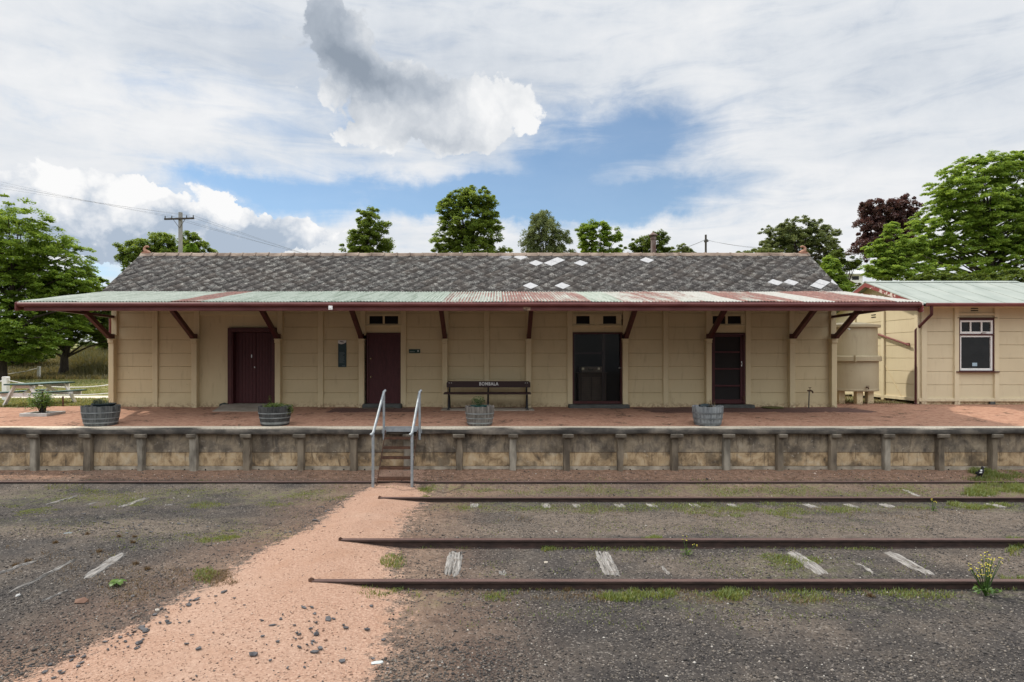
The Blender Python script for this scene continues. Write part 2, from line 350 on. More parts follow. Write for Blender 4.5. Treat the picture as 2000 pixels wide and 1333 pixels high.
# ground: one material, attributes carry what the ground is made of
def ground_mat():
    m, t, b, o = newmat('ground'); p = t.pos()
    pm = t.attr('pathm'); pl = t.attr('plat'); lw = t.attr('lawn'); rd = t.attr('reddish'); du = t.attr('dust'); st = t.attr('strip'); ms = t.attr('moss')
    n0 = t.noise(p, .55, 5, .55); n1 = t.noise(p, 1.7, 6, .6); n2 = t.noise(p, 9, 7, .62); n3 = t.noise(p, 42, 5, .65)
    vc = t.voro(p, 62, out='Color'); sv = t.node('ShaderNodeSeparateColor'); t.put(sv.inputs[0], vc); sp = sv.outputs[0]; sp2 = sv.outputs[1]
    cin = t.ramp(n1, [(.33,(.036,.033,.032)), (.50,(.058,.052,.048)), (.64,(.092,.078,.066)), (.80,(.13,.105,.085))])
    cin = t.mix(t.ss(t.math('ADD', n0, t.math('MULTIPLY', du, .30)), .50, .78, 0, .8), cin, t.ramp(n2, [(.35,(.105,.083,.066)), (.65,(.20,.162,.128))]))
    cin = t.mix(t.ss(sp, .80, .97, 0, .6), cin, (.24,.215,.19))
    cin = t.mix(t.ss(sp2, .55, .95, 0, .55), cin, (.030,.027,.026))
    cin = t.mix(t.math('MULTIPLY', rd, .85), cin, t.ramp(n2, [(.35,(.15,.085,.055)), (.62,(.30,.185,.125))]))
    cin = t.mix(t.math('MULTIPLY', ms, t.ss(n2, .46, .57, 0, .72)), cin, (.105,.115,.042))
    pth = t.ramp(n3, [(.32,(.27,.155,.108)), (.5,(.36,.228,.164)), (.68,(.46,.315,.24))])
    pth = t.mix(t.ss(n1, .48, .68, 0, .55), pth, (.32,.19,.128)); pth = t.mix(t.ss(n0, .5, .68, 0, .4), pth, (.42,.30,.232))
    pth = t.mix(t.ss(sp, .86, .97, 0, .45), pth, (.26,.16,.11))
    f = t.ss(t.math('ADD', pm, t.math('MULTIPLY', t.math('SUBTRACT', t.math('ADD', t.math('MULTIPLY', n2, .6), t.math('MULTIPLY', n3, .4)), .5), 2.6)), .34, .70)
    c = t.mix(f, cin, pth)
    pla = t.ramp(n2, [(.32,(.28,.145,.094)), (.5,(.38,.212,.142)), (.7,(.47,.285,.20))])
    pla = t.mix(t.math('MULTIPLY', t.ss(n1, .53, .62), t.ss(n2, .49, .55, 0, .9)), pla, (.062,.042,.028))
    c = t.mix(pl, c, pla)
    law = t.ramp(n1, [(.34,(.13,.155,.045)), (.5,(.22,.22,.085)), (.66,(.36,.30,.17))])
    law = t.mix(t.ss(n2, .5, .68, 0, .6), law, (.24,.18,.10))
    c = t.mix(t.ss(t.math('ADD', lw, t.math('MULTIPLY', t.math('SUBTRACT', n2, .5), .9)), .35, .65), c, law)
    c = t.mix(t.ss(t.math('ADD', st, t.math('MULTIPLY', t.math('SUBTRACT', n2, .5), .8)), .4, .6), c, (.62,.56,.48))
    t.put(b.inputs['Base Color'], c); b.inputs['Roughness'].default_value = .95; b.inputs['Specular IOR Level'].default_value = .15
    h = t.math('ADD', t.math('MULTIPLY', n2, .6), t.math('ADD', t.math('MULTIPLY', n3, .5), t.math('MULTIPLY', sp, .35)))
    bump(t, b, h, .85, .022); return m
M['ground'] = ground_mat()
def gravelmat():
    m, t, b, o = newmat('gravel_stone'); a = t.attr('tint'); r = t.attr('red')
    c = t.ramp(a, [(0,(.032,.030,.030)), (.45,(.085,.076,.068)), (.75,(.16,.135,.11)), (.94,(.28,.25,.22)), (1,(.58,.55,.50))])
    c2 = t.ramp(a, [(0,(.17,.10,.07)), (.35,(.32,.20,.14)), (.75,(.42,.28,.21)), (1,(.58,.48,.40))])
    t.put(b.inputs['Base Color'], t.mix(r, c, c2)); b.inputs['Roughness'].default_value = .85; return m
M['gravel'] = gravelmat()
M['slate_chip'] = simple('slate_chip', (.040,.040,.044), (.105,.104,.11), 14, .75)
# ---------------------------------------------------------------- camera, light, sky
cam = bpy.data.cameras.new('camera'); co = bpy.data.objects.new('camera', cam); COL.objects.link(co)
co.location = (0,0,HC); co.rotation_euler = (PI/2,0,0)
cam.sensor_width = 36; cam.lens = F/2000*36; cam.shift_x = 30/2000; cam.shift_y = 30.5/2000; cam.clip_start = .05; cam.clip_end = 3000
sc.camera = co
SUN = Vector((-.65,.41,1.0)).normalized()
sl = bpy.data.lights.new('sun','SUN'); so = bpy.data.objects.new('sun', sl); COL.objects.link(so)
sl.energy = 3.4; sl.angle = math.radians(1.2); sl.color = (1,.93,.83)
so.rotation_euler = (-SUN).to_track_quat('-Z','Y').to_euler(); so.location = (-30,20,50)
W = bpy.data.worlds.new('World'); sc.world = W; W.use_nodes = True
def sky():
    t = NT(W.node_tree); t.n.clear(); out = t.node('ShaderNodeOutputWorld'); bg = t.node('ShaderNodeBackground')
    t.l.new(bg.outputs[0], out.inputs[0]); S = .10; bg.inputs[1].default_value = S
    nis = t.node('ShaderNodeTexSky', sky_type='NISHITA', sun_disc=False)
    nis.sun_elevation = math.asin(SUN.z); nis.sun_rotation = math.atan2(SUN.x, SUN.y); nis.altitude = 700; nis.dust_density = .6; nis.ozone_density = 1.6
    d = t.node('ShaderNodeTexCoord').outputs['Generated']
    s = t.node('ShaderNodeSeparateXYZ'); t.put(s.inputs[0], d); x, y, z = s.outputs
    az = t.math('ARCTAN2', x, y); el = t.math('ARCSINE', z)
    ae = t.node('ShaderNodeCombineXYZ'); t.put(ae.inputs[0], az); t.put(ae.inputs[1], el)
    zz = t.math('ADD', t.math('MAXIMUM', z, 0.0), .14)
    pl = t.node('ShaderNodeCombineXYZ'); t.put(pl.inputs[0], t.math('DIVIDE', x, zz)); t.put(pl.inputs[1], t.math('DIVIDE', y, zz))
    def stretch(v, sx, sy, rot=0):
        n = t.node('ShaderNodeMapping'); t.put(n.inputs['Vector'], v); n.inputs['Scale'].default_value = (sx,sy,1); n.inputs['Rotation'].default_value = (0,0,rot); return n.outputs[0]
    # warp the direction so that cloud borders are ragged
    wn = t.node('ShaderNodeTexNoise'); t.put(wn.inputs['Vector'], ae.outputs[0]); wn.inputs['Scale'].default_value = 9; wn.inputs['Detail'].default_value = 9; wn.inputs['Roughness'].default_value = .62
    wv = t.node('ShaderNodeVectorMath', operation='SUBTRACT'); t.put(wv.inputs[0], wn.outputs['Color']); wv.inputs[1].default_value = (.5,.5,.5)
    ws = t.node('ShaderNodeVectorMath', operation='SCALE'); t.put(ws.inputs[0], wv.outputs[0]); ws.inputs['Scale'].default_value = .10
    wa = t.node('ShaderNodeVectorMath', operation='ADD'); t.put(wa.inputs[0], ae.outputs[0]); t.put(wa.inputs[1], ws.outputs[0])
    w = t.node('ShaderNodeSeparateXYZ'); t.put(w.inputs[0], wa.outputs[0]); waz, wel = w.outputs[0], w.outputs[1]
    def blob(px, py, rx, ry, amp=1.0, rot=0.0):
        a0 = math.atan((px-VX)/F); e0 = math.atan((HY-py)/F*math.cos(a0)); ra = rx/F*math.cos(a0)**2; re = ry/F*math.cos(a0)
        dx = t.math('SUBTRACT', waz, a0); dy = t.math('SUBTRACT', wel, e0)
        if rot:
            c_, s_ = math.cos(rot), math.sin(rot)
            dx, dy = t.math('ADD', t.math('MULTIPLY', dx, c_), t.math('MULTIPLY', dy, s_)), t.math('SUBTRACT', t.math('MULTIPLY', dy, c_), t.math('MULTIPLY', dx, s_))
        q = t.math('ADD', t.math('POWER', t.math('ABSOLUTE', t.math('DIVIDE', dx, ra)), 2.0), t.math('POWER', t.math('ABSOLUTE', t.math('DIVIDE', dy, re)), 2.0))
        return t.math('MULTIPLY', t.math('EXPONENT', t.math('MULTIPLY', q, -1.0)), amp)
    def total(bl):
        a = bl[0]
        for b_ in bl[1:]: a = t.math('ADD', a, b_)
        return a
    # clear patches in the high thin layer
    clear = total([blob(1150,290,190,80,1.1,.1), blob(1310,260,130,60,.5), blob(1180,392,220,36,1.5), blob(980,398,190,32,1.2), blob(800,378,260,36,.85), blob(560,385,170,44,.85), blob(430,352,130,26,.7),
                   blob(900,190,34,18,.8), blob(700,225,60,30,.5), blob(190,520,70,60,.75), blob(600,420,90,30,.4), blob(1090,330,90,40,.3), blob(560,190,150,60,.26), blob(640,300,240,46,.22), blob(330,150,120,30,.18), blob(1290,420,90,16,.3)])
    streak = t.noise(stretch(ae.outputs[0], 2.2, 9, .12), 3.2, 7, .6, .6); fine = t.noise(ae.outputs[0], 10, 7, .6)
    veil = t.math('ADD', t.math('SUBTRACT', 1.0, clear), t.math('MULTIPLY', t.math('SUBTRACT', streak, .5), 1.5))
    veil = t.math('ADD', veil, t.math('MULTIPLY', t.math('SUBTRACT', fine, .5), .55)); veil = t.ss(veil, -.22, 1.02, .16, .985)
    tone = t.math('ADD', t.math('MULTIPLY', t.noise(stretch(pl.outputs[0], .5, 1.1, .3), 1.0, 6, .55, .4), .7), t.math('MULTIPLY', fine, .3))
    tone = t.math('ADD', tone, t.math('SUBTRACT', total([blob(150,180,330,90,.16), blob(480,210,160,40,.07), blob(1500,420,300,130,.09), blob(350,420,400,100,.03)]), total([blob(1800,120,330,160,.10), blob(380,60,260,60,.08), blob(1400,140,260,90,.06), blob(330,200,80,30,.05)])))
    tone = t.math('SUBTRACT', t.math('ADD', tone, t.math('MULTIPLY', t.math('SUBTRACT', streak, .5), .30)), total([blob(860,190,290,120,.13), blob(560,150,120,120,.07), blob(1200,210,140,70,.08)])); thin = t.ramp(tone, [(.30,(.60,.65,.72)), (.44,(.745,.78,.825)), (.57,(.86,.872,.89)), (.72,(.97,.97,.97))])
    # heaped clouds
    bv = t.math('SUBTRACT', 1.0, t.voro(wa.outputs[0], 16)); bv2 = t.math('SUBTRACT', 1.0, t.voro(wa.outputs[0], 38)); bv3 = t.math('SUBTRACT', 1.0, t.voro(wa.outputs[0], 85)); bil = t.math('ADD', t.math('MULTIPLY', bv, .5), t.math('ADD', t.math('MULTIPLY', bv2, .32), t.math('MULTIPLY', bv3, .18)))
    puff = t.math('ADD', t.math('MULTIPLY', t.noise(ae.outputs[0], 8, 8, .58, .35), .55), t.math('MULTIPLY', bil, .36)); puff2 = bil
    pf = t.math('ADD', t.math('MULTIPLY', t.math('SUBTRACT', puff, .5), 1.15), t.math('MULTIPLY', t.math('SUBTRACT', puff2, .58), 1.15))
    bank = total([blob(30,400,150,80,1.0), blob(180,395,130,80,1.0), blob(290,420,90,70,.9), blob(430,425,55,62,1.0), blob(520,450,80,50,.9), blob(620,468,70,40,.8), blob(330,470,240,60,.6), blob(760,478,90,30,.35)])
    bank_a = t.ss(t.math('ADD', t.math('SUBTRACT', bank, .52), t.math('MULTIPLY', pf, .62)), -.01, .07)
    bshade = t.math('ADD', t.math('ADD', .42, t.math('MULTIPLY', t.math('ADD', t.math('SUBTRACT', puff, .5), t.math('MULTIPLY', t.math('SUBTRACT', fine, .5), .45)), 1.9)), t.math('SUBTRACT', total([blob(200,360,420,55,.30), blob(440,395,110,45,.25)]), total([blob(450,455,120,32,.34), blob(120,470,160,40,.30), blob(60,360,60,24,.12), blob(280,520,160,50,.26)])))
    bankc = t.ramp(bshade, [(.20,(.44,.52,.63)), (.36,(.66,.71,.78)), (.50,(.83,.85,.88)), (.64,(.97,.97,.97))])
    mid = total([blob(625,45,70,80,1.0,-.5), blob(700,120,75,60,1.0), blob(800,150,85,40,.8), blob(850,215,110,52,1.0), blob(960,215,72,50,1.1), blob(1010,205,36,30,.6), blob(740,238,95,42,.95), blob(890,260,80,34,.7), blob(690,240,40,20,.5), blob(860,140,70,24,.35)])
    mid_a = t.ss(t.math('ADD', t.math('SUBTRACT', mid, .48), t.math('MULTIPLY', pf, 1.1)), -.09, .15)
    dark = total([blob(610,20,80,70,.62), blob(690,120,75,62,.85), blob(800,160,95,34,.66), blob(850,268,120,24,.42), blob(820,215,90,30,.20)])
    mshade = t.math('ADD', t.math('SUBTRACT', .95, t.math('MULTIPLY', dark, .80)), t.math('MULTIPLY', t.math('SUBTRACT', puff, .5), 1.1))
    midc = t.ramp(mshade, [(.15,(.29,.34,.41)), (.45,(.46,.51,.58)), (.72,(.70,.73,.77)), (.98,(.93,.935,.94))])
    # added fill for shaded walls: unseen sky behind camera brightened high up, dimmed low
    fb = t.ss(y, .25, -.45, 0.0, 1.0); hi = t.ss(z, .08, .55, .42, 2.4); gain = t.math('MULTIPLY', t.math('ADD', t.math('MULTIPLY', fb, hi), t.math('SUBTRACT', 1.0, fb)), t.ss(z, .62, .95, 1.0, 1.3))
    c = t.mix(veil, t.mix(1.0, nis.outputs[0], (.92,1.16,1.24), 'MULTIPLY'), t.mix(1.0, thin, (1/S,1/S,1/S), 'MULTIPLY'))
    c = t.mix(bank_a, c, t.mix(1.0, bankc, (1/S,1/S,1/S), 'MULTIPLY'))
    c = t.mix(mid_a, c, t.mix(1.0, midc, (1/S,1/S,1/S), 'MULTIPLY'))
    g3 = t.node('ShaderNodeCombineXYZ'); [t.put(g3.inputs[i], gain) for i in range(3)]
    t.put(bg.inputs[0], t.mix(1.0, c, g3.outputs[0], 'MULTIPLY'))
    for n in t.n:
        if n.type == 'MIX': n.clamp_result = False
sky()
W.cycles.sampling_method = 'MANUAL'; W.cycles.sample_map_resolution = 1024
vs = sc.view_settings; vs.view_transform = 'Standard'; vs.look = 'None'; vs.gamma = 1; vs.exposure = 0.0
sc.cycles.use_denoising = True; sc.cycles.max_bounces = 6; sc.cycles.diffuse_bounces = 4; sc.cycles.transparent_max_bounces = 8; sc.cycles.sample_clamp_indirect = 6
# ---------------------------------------------------------------- ground
YK = [-60, 2, 6.50, 6.74, 8.02, 8.30, 9.5, 11.55, 11.9, 13.0, 13.28, 13.9, 14.46]
ZK = [.17, .16, .135, .122, .118, .115, .0, -.128, -.128, -.125, -.062, -.015, 0.0]
PK = [.17, .19, .212, .212, .215, .212, .10, -.054, -.054, -.040, -.024, -.012, 0.0]
def px_poly(pts):
    out = []
    for px, py in pts:
        z = .1
        for _ in range(6):
            Y = GY(py, z); z = float(np.interp(Y, YK, PK))
        out.append((PX(px, Y), Y))
    return out
PLEFT = px_poly([(722,944),(700,955),(668,975),(605,1020),(505,1065),(430,1115),(340,1160),(270,1205),(150,1260),(30,1315),(-130,1385)])
PRIGHT = px_poly([(815,944),(835,958),(828,975),(795,1000),(775,1060),(772,1120),(785,1170),(770,1225),(745,1280),(722,1333),(700,1390)])
def edge_at(poly, Y):
    p = sorted(poly, key=lambda q: q[1]); return np.interp(Y, [q[1] for q in p], [q[0] for q in p])
def path_sd(X, Y):                                   # > 0 inside the worn path, metres from its edge
    return np.minimum(X - edge_at(PLEFT, Y), edge_at(PRIGHT, Y) - X)
def hill(X, Y):
    bank = smooth(43, 58, Y)*smooth(-6, -14, X)*1.55 + smooth(58, 150, Y)*smooth(10, -30, X)*2.5
    slope = smooth(55, 130, Y)*smooth(18, 62, X)*16 + smooth(130, 420, Y)*6
    return bank + slope
def ground_z(X, Y):
    X = np.asarray(X, dtype=float); Y = np.asarray(Y, dtype=float)
    z = np.interp(Y, YK, ZK); zp = np.interp(Y, YK, PK)
    m = smooth(-.15, .95, path_sd(X, Y))*(Y < 14.46)
    z = z*(1-m) + zp*m
    near = (Y < 14.46)
    n = (fbm(X*.9+40, Y*.9+11, 4)-.5)*.05 + (fbm(X*7, Y*7, 3)-.5)*.022 + (vnoise(X*31, Y*31)-.5)*.008
    quiet = np.ones_like(Y)
    for yr in (6.67, 8.17, 11.78, 13.24): quiet = np.minimum(quiet, smooth(.05, .45, np.abs(Y-yr))*.75+.25)
    z = z + np.where(near, n*quiet*(1-.5*m), 0)
    top = np.interp(Y, [14.46, 18.3, 60], [.985, 1.13, 1.13]) - .05*smooth(-11.6, -14.5, X)*smooth(16, 18.5, Y)
    top = top + (fbm(X*2, Y*2, 3)-.5)*.03*smooth(14.6, 15.5, Y) + hill(X, Y)
    return np.where(near, z, top)
def gz(X, Y): return float(ground_z(np.array([X]), np.array([Y]))[0])
def spread(a, b, n, p): return a + (b-a)*np.linspace(0, 1, n)**p
gx = np.concatenate([-spread(14, 320, 40, 2.6)[::-1], np.arange(-13.9, -9.2, .10), np.arange(-9.2, 11.2, .03), np.arange(11.2, 16, .10), spread(16.1, 320, 40, 2.6)])
gy = np.concatenate([-spread(3.0, 60, 10, 2)[::-1], np.arange(-2, 3.9, .5), np.arange(3.9, 14.45, .03), [14.45, 14.47], np.arange(14.55, 26, .11), spread(26.2, 600, 70, 2.0)])
GXm, GYm = np.meshgrid(gx, gy); nx, ny = len(gx), len(gy)
GZm = ground_z(GXm, GYm)
sd = path_sd(GXm, GYm)
right_ = (GXm - edge_at(PLEFT, GYm)) > (edge_at(PRIGHT, GYm) - GXm)
pathm = np.where(right_, smooth(-.55, .55, sd), smooth(-.40, .42, sd))*(GYm < 14.46)
rd = (GYm < 14.46)*(smooth(13.25, 13.7, GYm)*.9 + smooth(-1.7, -.1, sd)*.45*(1-smooth(-.2,.2,sd)) + .30*smooth(11.9,12.4,GYm)*(GXm > -1))
rd = np.clip(rd*(.5+fbm(GXm*1.3, GYm*1.3, 4)), 0, 1)
moss = np.zeros_like(GXm)
def band(x0, x1, y0, y1, a): 
    global moss
    moss = np.maximum(moss, a*smooth(x0-.5, x0+.3, GXm)*smooth(x1+.5, x1-.3, GXm)*smooth(y0-.25, y0+.15, GYm)*smooth(y1+.25, y1-.15, GYm))
band(-9.5, -3.4, 11.6, 12.8, .9); band(-1.5, 12, 12.0, 13.1, .9); band(-1, 12, 10.9, 11.7, .8); band(-.8, 9, 6.2, 6.55, .5); band(-1.2, 8, 8.25, 8.5, .35); band(3.0, 4.2, 6.9, 7.6, .8); band(8, 14, 11.9, 13.4, 1.0); band(-4.4, -3.2, 8.6, 9.4, .7); band(-9, -3.4, 9.3, 10.4, .2)
moss *= (GYm < 14.46)*np.clip((fbm(GXm*1.1+21, GYm*2+3, 4)-.30)*3.2, .1, 1)
plat_edge = 19.0 + .9*(fbm(GXm*.5+9, GYm*.1, 3)-.5) + smooth(13.5, 16, GXm)*2
onplat = (GYm >= 14.46)
inner = (GXm > -11.2)*(GXm < 9.9)
lawn = onplat*np.where(GXm < -11.2, smooth(18.4, 19.6, GYm + .8*(fbm(GXm*.8, GYm*.8, 3)-.5)), smooth(19.2, 20.2, GYm+.8*(fbm(GXm*.8, GYm*.8, 3)-.5)))
plat = onplat*(1-lawn*0)
strip = onplat*smooth(22.9, 23.3, GYm)*smooth(24.5, 24.0, GYm)*(GXm < -11.3)
dust = (GYm < 14.4)*np.clip(smooth(8.5, 9.2, GYm)*smooth(11.6, 10.6, GYm)*(GXm > -2) + .75*smooth(8.2,9.2,GYm)*smooth(10.6,9.8,GYm)*(GXm <= -2) + .55*smooth(11.9,12.2,GYm) + .8*smooth(-.9,-.1,sd)*(GYm < 8.5)*(GXm > -2) + .35*smooth(6.8,7.2,GYm)*smooth(8.1,7.8,GYm), 0, 1)*(.35+1.1*fbm(GXm*.9+4, GYm*1.5, 3))
attrs = {'dust': dust, 'pathm': pathm, 'plat': plat.astype(float), 'lawn': lawn, 'reddish': rd, 'moss': moss, 'strip': strip}
idx = np.arange(nx*ny).reshape(ny, nx)
quads = np.stack([idx[:-1,:-1], idx[:-1,1:], idx[1:,1:], idx[1:,:-1]], -1).reshape(-1,4)
cx = GXm[:-1,:-1].ravel(); cy = GYm[:-1,:-1].ravel(); csd = (sd[:-1,:-1] + .25*(fbm(GXm[:-1,:-1]*6, GYm[:-1,:-1]*6, 3)-.5)).ravel()
zone = np.zeros(len(quads), dtype=int)
zone[(cy < 14.0) & (cy > 2) & (csd > 0)] = 1
zone[(cy >= 14.46) & (cy < 19.0) & (cx > -60) & (cx < 60)] = 2
zone[(cy >= 19.0) & (cy < 42)] = 3
zone[cy >= 42] = 4
P = np.stack([GXm, GYm, GZm], -1).reshape(-1,3)
for k, nm in enumerate(['ground', 'path', 'pavement', 'lawn', 'hill']):
    q = quads[zone == k]; u, inv = np.unique(q, return_inverse=True)
    npmesh(nm, P[u], inv.reshape(-1,4), M['ground'], attrs={a: v.reshape(-1)[u] for a, v in attrs.items()}, smooth=True, kind='structure')
# loose gravel, chips and grass: nobody could count them
OCT_V = np.array([(1,0,0),(-1,0,0),(0,1,0),(0,-1,0),(0,0,1),(0,0,-1)], dtype=float)
OCT_F = np.array([(0,2,4),(2,1,4),(1,3,4),(3,0,4),(2,0,5),(1,2,5),(3,1,5),(0,3,5)])
def scatter_stones(name, X, Y, R, tint, red, sink=.2, flat=(.45,.8)):
    n = len(X); Z = ground_z(X, Y); sc_ = np.stack([R*RNG.uniform(.7,1.3,n), R*RNG.uniform(.7,1.3,n), R*RNG.uniform(*flat, n)], -1)
    V = OCT_V[None]*sc_[:,None]*RNG.uniform(.75,1.2,(n,6,1)); a = RNG.uniform(0, 2*PI, n); c, s = np.cos(a)[:,None], np.sin(a)[:,None]
    x = V[...,0]*c - V[...,1]*s; y = V[...,0]*s + V[...,1]*c
    V = np.stack([x + X[:,None], y + Y[:,None], V[...,2] + (Z + sc_[:,2]*(1-2*sink)*.6)[:,None]], -1).reshape(-1,3)
    Fc = (OCT_F[None] + 6*np.arange(n)[:,None,None]).reshape(-1,3)
    return npmesh(name, V, Fc, M['gravel'], attrs={'tint': np.repeat(tint, 6), 'red': np.repeat(red, 6)}, kind='stuff')
def pick(n, y0=4.2, y1=14.2, p=1.7):
    Y = y0 + (y1-y0)*RNG.random(n)**p; X = RNG.uniform(-.86, .88, n)*Y + RNG.uniform(-.4,.4,n); return X, Y
X_, Y_ = pick(190000); d_ = path_sd(X_, Y_); dens = fbm(X_*1.6+5, Y_*1.6, 4); keep = ((d_ < 0) & (RNG.random(len(X_)) < np.clip((dens-.22)*2.4, .12, 1))) | ((d_ >= 0) & (RNG.random(len(X_)) < .26))
X_, Y_, d_ = X_[keep], Y_[keep], d_[keep]
R_ = RNG.lognormal(-5.05, .42, len(X_)); R_ = np.where(d_ > .1, R_*.72, R_); R_ = np.clip(R_, .0025, .022)
red_ = np.where(d_ > RNG.normal(0,.10,len(X_)), 1.0, 0.0)*(RNG.random(len(X_)) < .93)
scatter_stones('gravel', X_, Y_, R_, RNG.beta(.9,1.5,len(X_)), red_)
n_ = 5200; X_ = RNG.uniform(-13, 14, n_); Y_ = RNG.uniform(13.32, 14.2, n_)
scatter_stones('spilled_gravel', X_, Y_, RNG.lognormal(-4.9,.5,n_).clip(.003,.03), RNG.beta(1.2,1.6,n_), (RNG.random(n_) < .62).astype(float))
# flat slate chips lying along the path
def chips(name, pts, smin, smax):
    V = []; Fc = []
    for (x, y) in pts:
        r = random.uniform(smin, smax); k = 5; a0 = random.uniform(0, 6.3); z = gz(x, y); el_ = random.uniform(.4, .9); tl = random.gauss(0,.14); ti = random.gauss(0,.14); th = random.uniform(.004,.009); r *= random.choice([.5,.6,.8,1,1.15])
        ring = []
        for j in range(k):
            a = 2*PI*j/k + random.uniform(-.35,.35); u, v = r*math.cos(a), r*el_*math.sin(a)
            xx = u*math.cos(a0)-v*math.sin(a0); yy = u*math.sin(a0)+v*math.cos(a0); ring.append((x+xx, y+yy, z+.004+th*.5+xx*tl+yy*ti))
        o = len(V); V += ring + [(p[0], p[1], p[2]+th) for p in ring]
        Fc += [tuple(o+k+j for j in range(k))] + [(o+j, o+(j+1)%k, o+k+(j+1)%k, o+k+j) for j in range(k)]
    mb = MB(); mb.add(V, Fc); return mb.build(name, M['slate_chip'], kind='stuff')
cp = []
for _ in range(85):
    py = random.uniform(1150, 1330); z = .19; Y = GY(py, z); xl = float(edge_at(PLEFT, Y)); cp.append((xl + random.gauss(.22, .16), Y))
for _ in range(42):
    py = random.choice([random.gauss(1235, 18), random.uniform(1190,1333)]); Y = GY(py, .19); cp.append((PX(random.gauss(600, 40) if py < 1270 else random.gauss(600,75), Y), Y))
for _ in range(26): py = random.uniform(1150,1333); Y = GY(py, .19); cp.append((PX(random.uniform(250, 760), Y), Y))
for _ in range(40): Y = random.uniform(9, 12); cp.append((float(edge_at(PLEFT, Y))+random.gauss(-.1,.12), Y))
for _ in range(130):                                  # the dark shale bank left of the path
    px, py = random.gauss(200, 130), random.gauss(1022, 16); Y = GY(py, .03); cp.append((PX(px, Y), Y))
chips('slate_chips', cp, .010, .038)
# blades
def blades(name, X, Y, H, mat, Wd=.006, lean=.5, tint=None, kind='stuff', parent=None, Z=None, seg=2):
    n = len(X); Z = ground_z(X, Y) - .005 if Z is None else Z
    a = RNG.uniform(0, 2*PI, n); ln = RNG.uniform(.1, 1, n)*lean*H; dx, dy = np.cos(a), np.sin(a); b = a + PI/2 + RNG.uniform(-.6,.6,n); wx, wy = np.cos(b)*Wd/2, np.sin(b)*Wd/2
    base = np.stack([X, Y, Z], -1); wv = np.stack([wx, wy, np.zeros(n)], -1)
    mid = base + np.stack([dx*ln*.35, dy*ln*.35, H*.6], -1); tip = base + np.stack([dx*ln, dy*ln, H*np.sqrt(np.clip(1-.4*(ln/H)**2,.1,1))], -1)
    V = np.stack([base-wv, base+wv, mid-wv*.8, mid+wv*.8, tip], 1).reshape(-1,3); o = 5*np.arange(n)[:,None]
    Fc = np.concatenate([o+np.array([[0,1,3]]), o+np.array([[0,3,2]]), o+np.array([[2,3,4]])], 0)
    tint = RNG.random(n) if tint is None else tint
    return npmesh(name, V, Fc, mat, parent, attrs={'tint': np.repeat(tint, 5)}, kind=kind)
gX, gY, gH = [], [], []
def patch(n, px0, px1, py0, py1, h0, h1, z=0.0, clump=.45, sc_=2.5):
    a, b = RNG.uniform(-1.25, 1.25, n*7), RNG.uniform(-1.6, 1.6, n*7); py = (py0+py1)/2 + b*(py1-py0)/2; pxs = (px0+px1)/2 + a*(px1-px0)/2
    Y = (HC-z)*F/(py-HY); X = PX(pxs, Y); k = fbm(X*sc_+3, Y*sc_+8, 4)
    ed = np.abs(a + 1.1*(fbm(X*2.3+9, Y*4+2, 3)-.5)); eb = np.abs(b + 1.0*(fbm(X*1.9+31, Y*2+5, 3)-.5)); sel = np.argsort(-k + .55*np.clip(ed-.5,0,1) + .22*np.clip(eb-.35,0,2) + RNG.normal(0, .06, len(k)))[:int(n*1.4)]
    gX.append(X[sel]); gY.append(Y[sel]); gH.append(RNG.uniform(h0*.7, h1*.8, len(sel))*(.35+k[sel]))
patch(2000, 900, 1950, 1147, 1172, .015, .065, .13, sc_=2.2); patch(900, 1180, 1340, 1148, 1178, .03, .09, .13); patch(700, 1400, 1540, 1150, 1172, .02, .09, .13); patch(250, 690, 790, 1140, 1172, .02, .08, .15)
patch(1100, 1480, 1600, 1080, 1125, .015, .05, .12); patch(300, 740, 800, 1080, 1120, .02, .08, .14); patch(600, 1960, 2010, 1060, 1090, .04, .13, .12); patch(450, 1940, 2010, 1130, 1150, .03, .09, .13)
patch(900, 900, 1950, 1066, 1075, .02, .06, .12, sc_=1.6); patch(350, 1240, 1300, 1040, 1050, .03, .08, .12); patch(160, 1050, 1110, 1068, 1076, .03, .07, .12)
patch(3000, 800, 2000, 984, 1004, .02, .07, -.10, sc_=1.8); patch(2200, 1370, 1700, 982, 1012, .02, .07, -.10); patch(3600, 820, 2000, 948, 968, .02, .06, -.12, sc_=1.8); patch(900, 1850, 2000, 985, 1000, .03, .10, -.10)
patch(4200, 1880, 2010, 938, 968, .06, .17, -.10, sc_=1.2); patch(700, 1920, 2010, 926, 938, .03, .09, -.04); patch(500, 820, 860, 947, 965, .02, .08, -.08)
patch(3800, 60, 560, 952, 985, .015, .05, -.10, sc_=1.3); patch(900, 0, 120, 985, 1005, .015, .04, -.05); patch(700, 360, 460, 1035, 1060, .015, .05, .08); patch(300, 370, 425, 1095, 1145, .02, .07, .13); patch(500, 560, 690, 950, 970, .015, .05, -.08)
patch(900, 800, 1980, 1078, 1124, .012, .04, .12, sc_=3.2); patch(1100, 830, 2000, 1008, 1046, .012, .04, .0, sc_=2.6); patch(1500, 0, 640, 990, 1080, .012, .035, .04, sc_=2.4); patch(600, 760, 1980, 1180, 1230, .012, .04, .14, sc_=3.2)
blades('grass', np.concatenate(gX), np.concatenate(gY), np.concatenate(gH), M['grass'], Wd=.008, lean=1.0, tint=RNG.beta(1.6,2.2,sum(map(len,gX))))
gX, gY, gH = [], [], []
patch(1700, 880, 2000, 1146, 1180, .015, .06, .13, sc_=3); patch(1500, 0, 420, 1085, 1170, .015, .05, .13, sc_=3); patch(1500, 800, 2000, 984, 1020, .015, .06, -.08, sc_=3); patch(900, 380, 480, 1110, 1150, .02, .05, .14); patch(1200, 0, 2000, 925, 936, .02, .06, -.03, sc_=3)
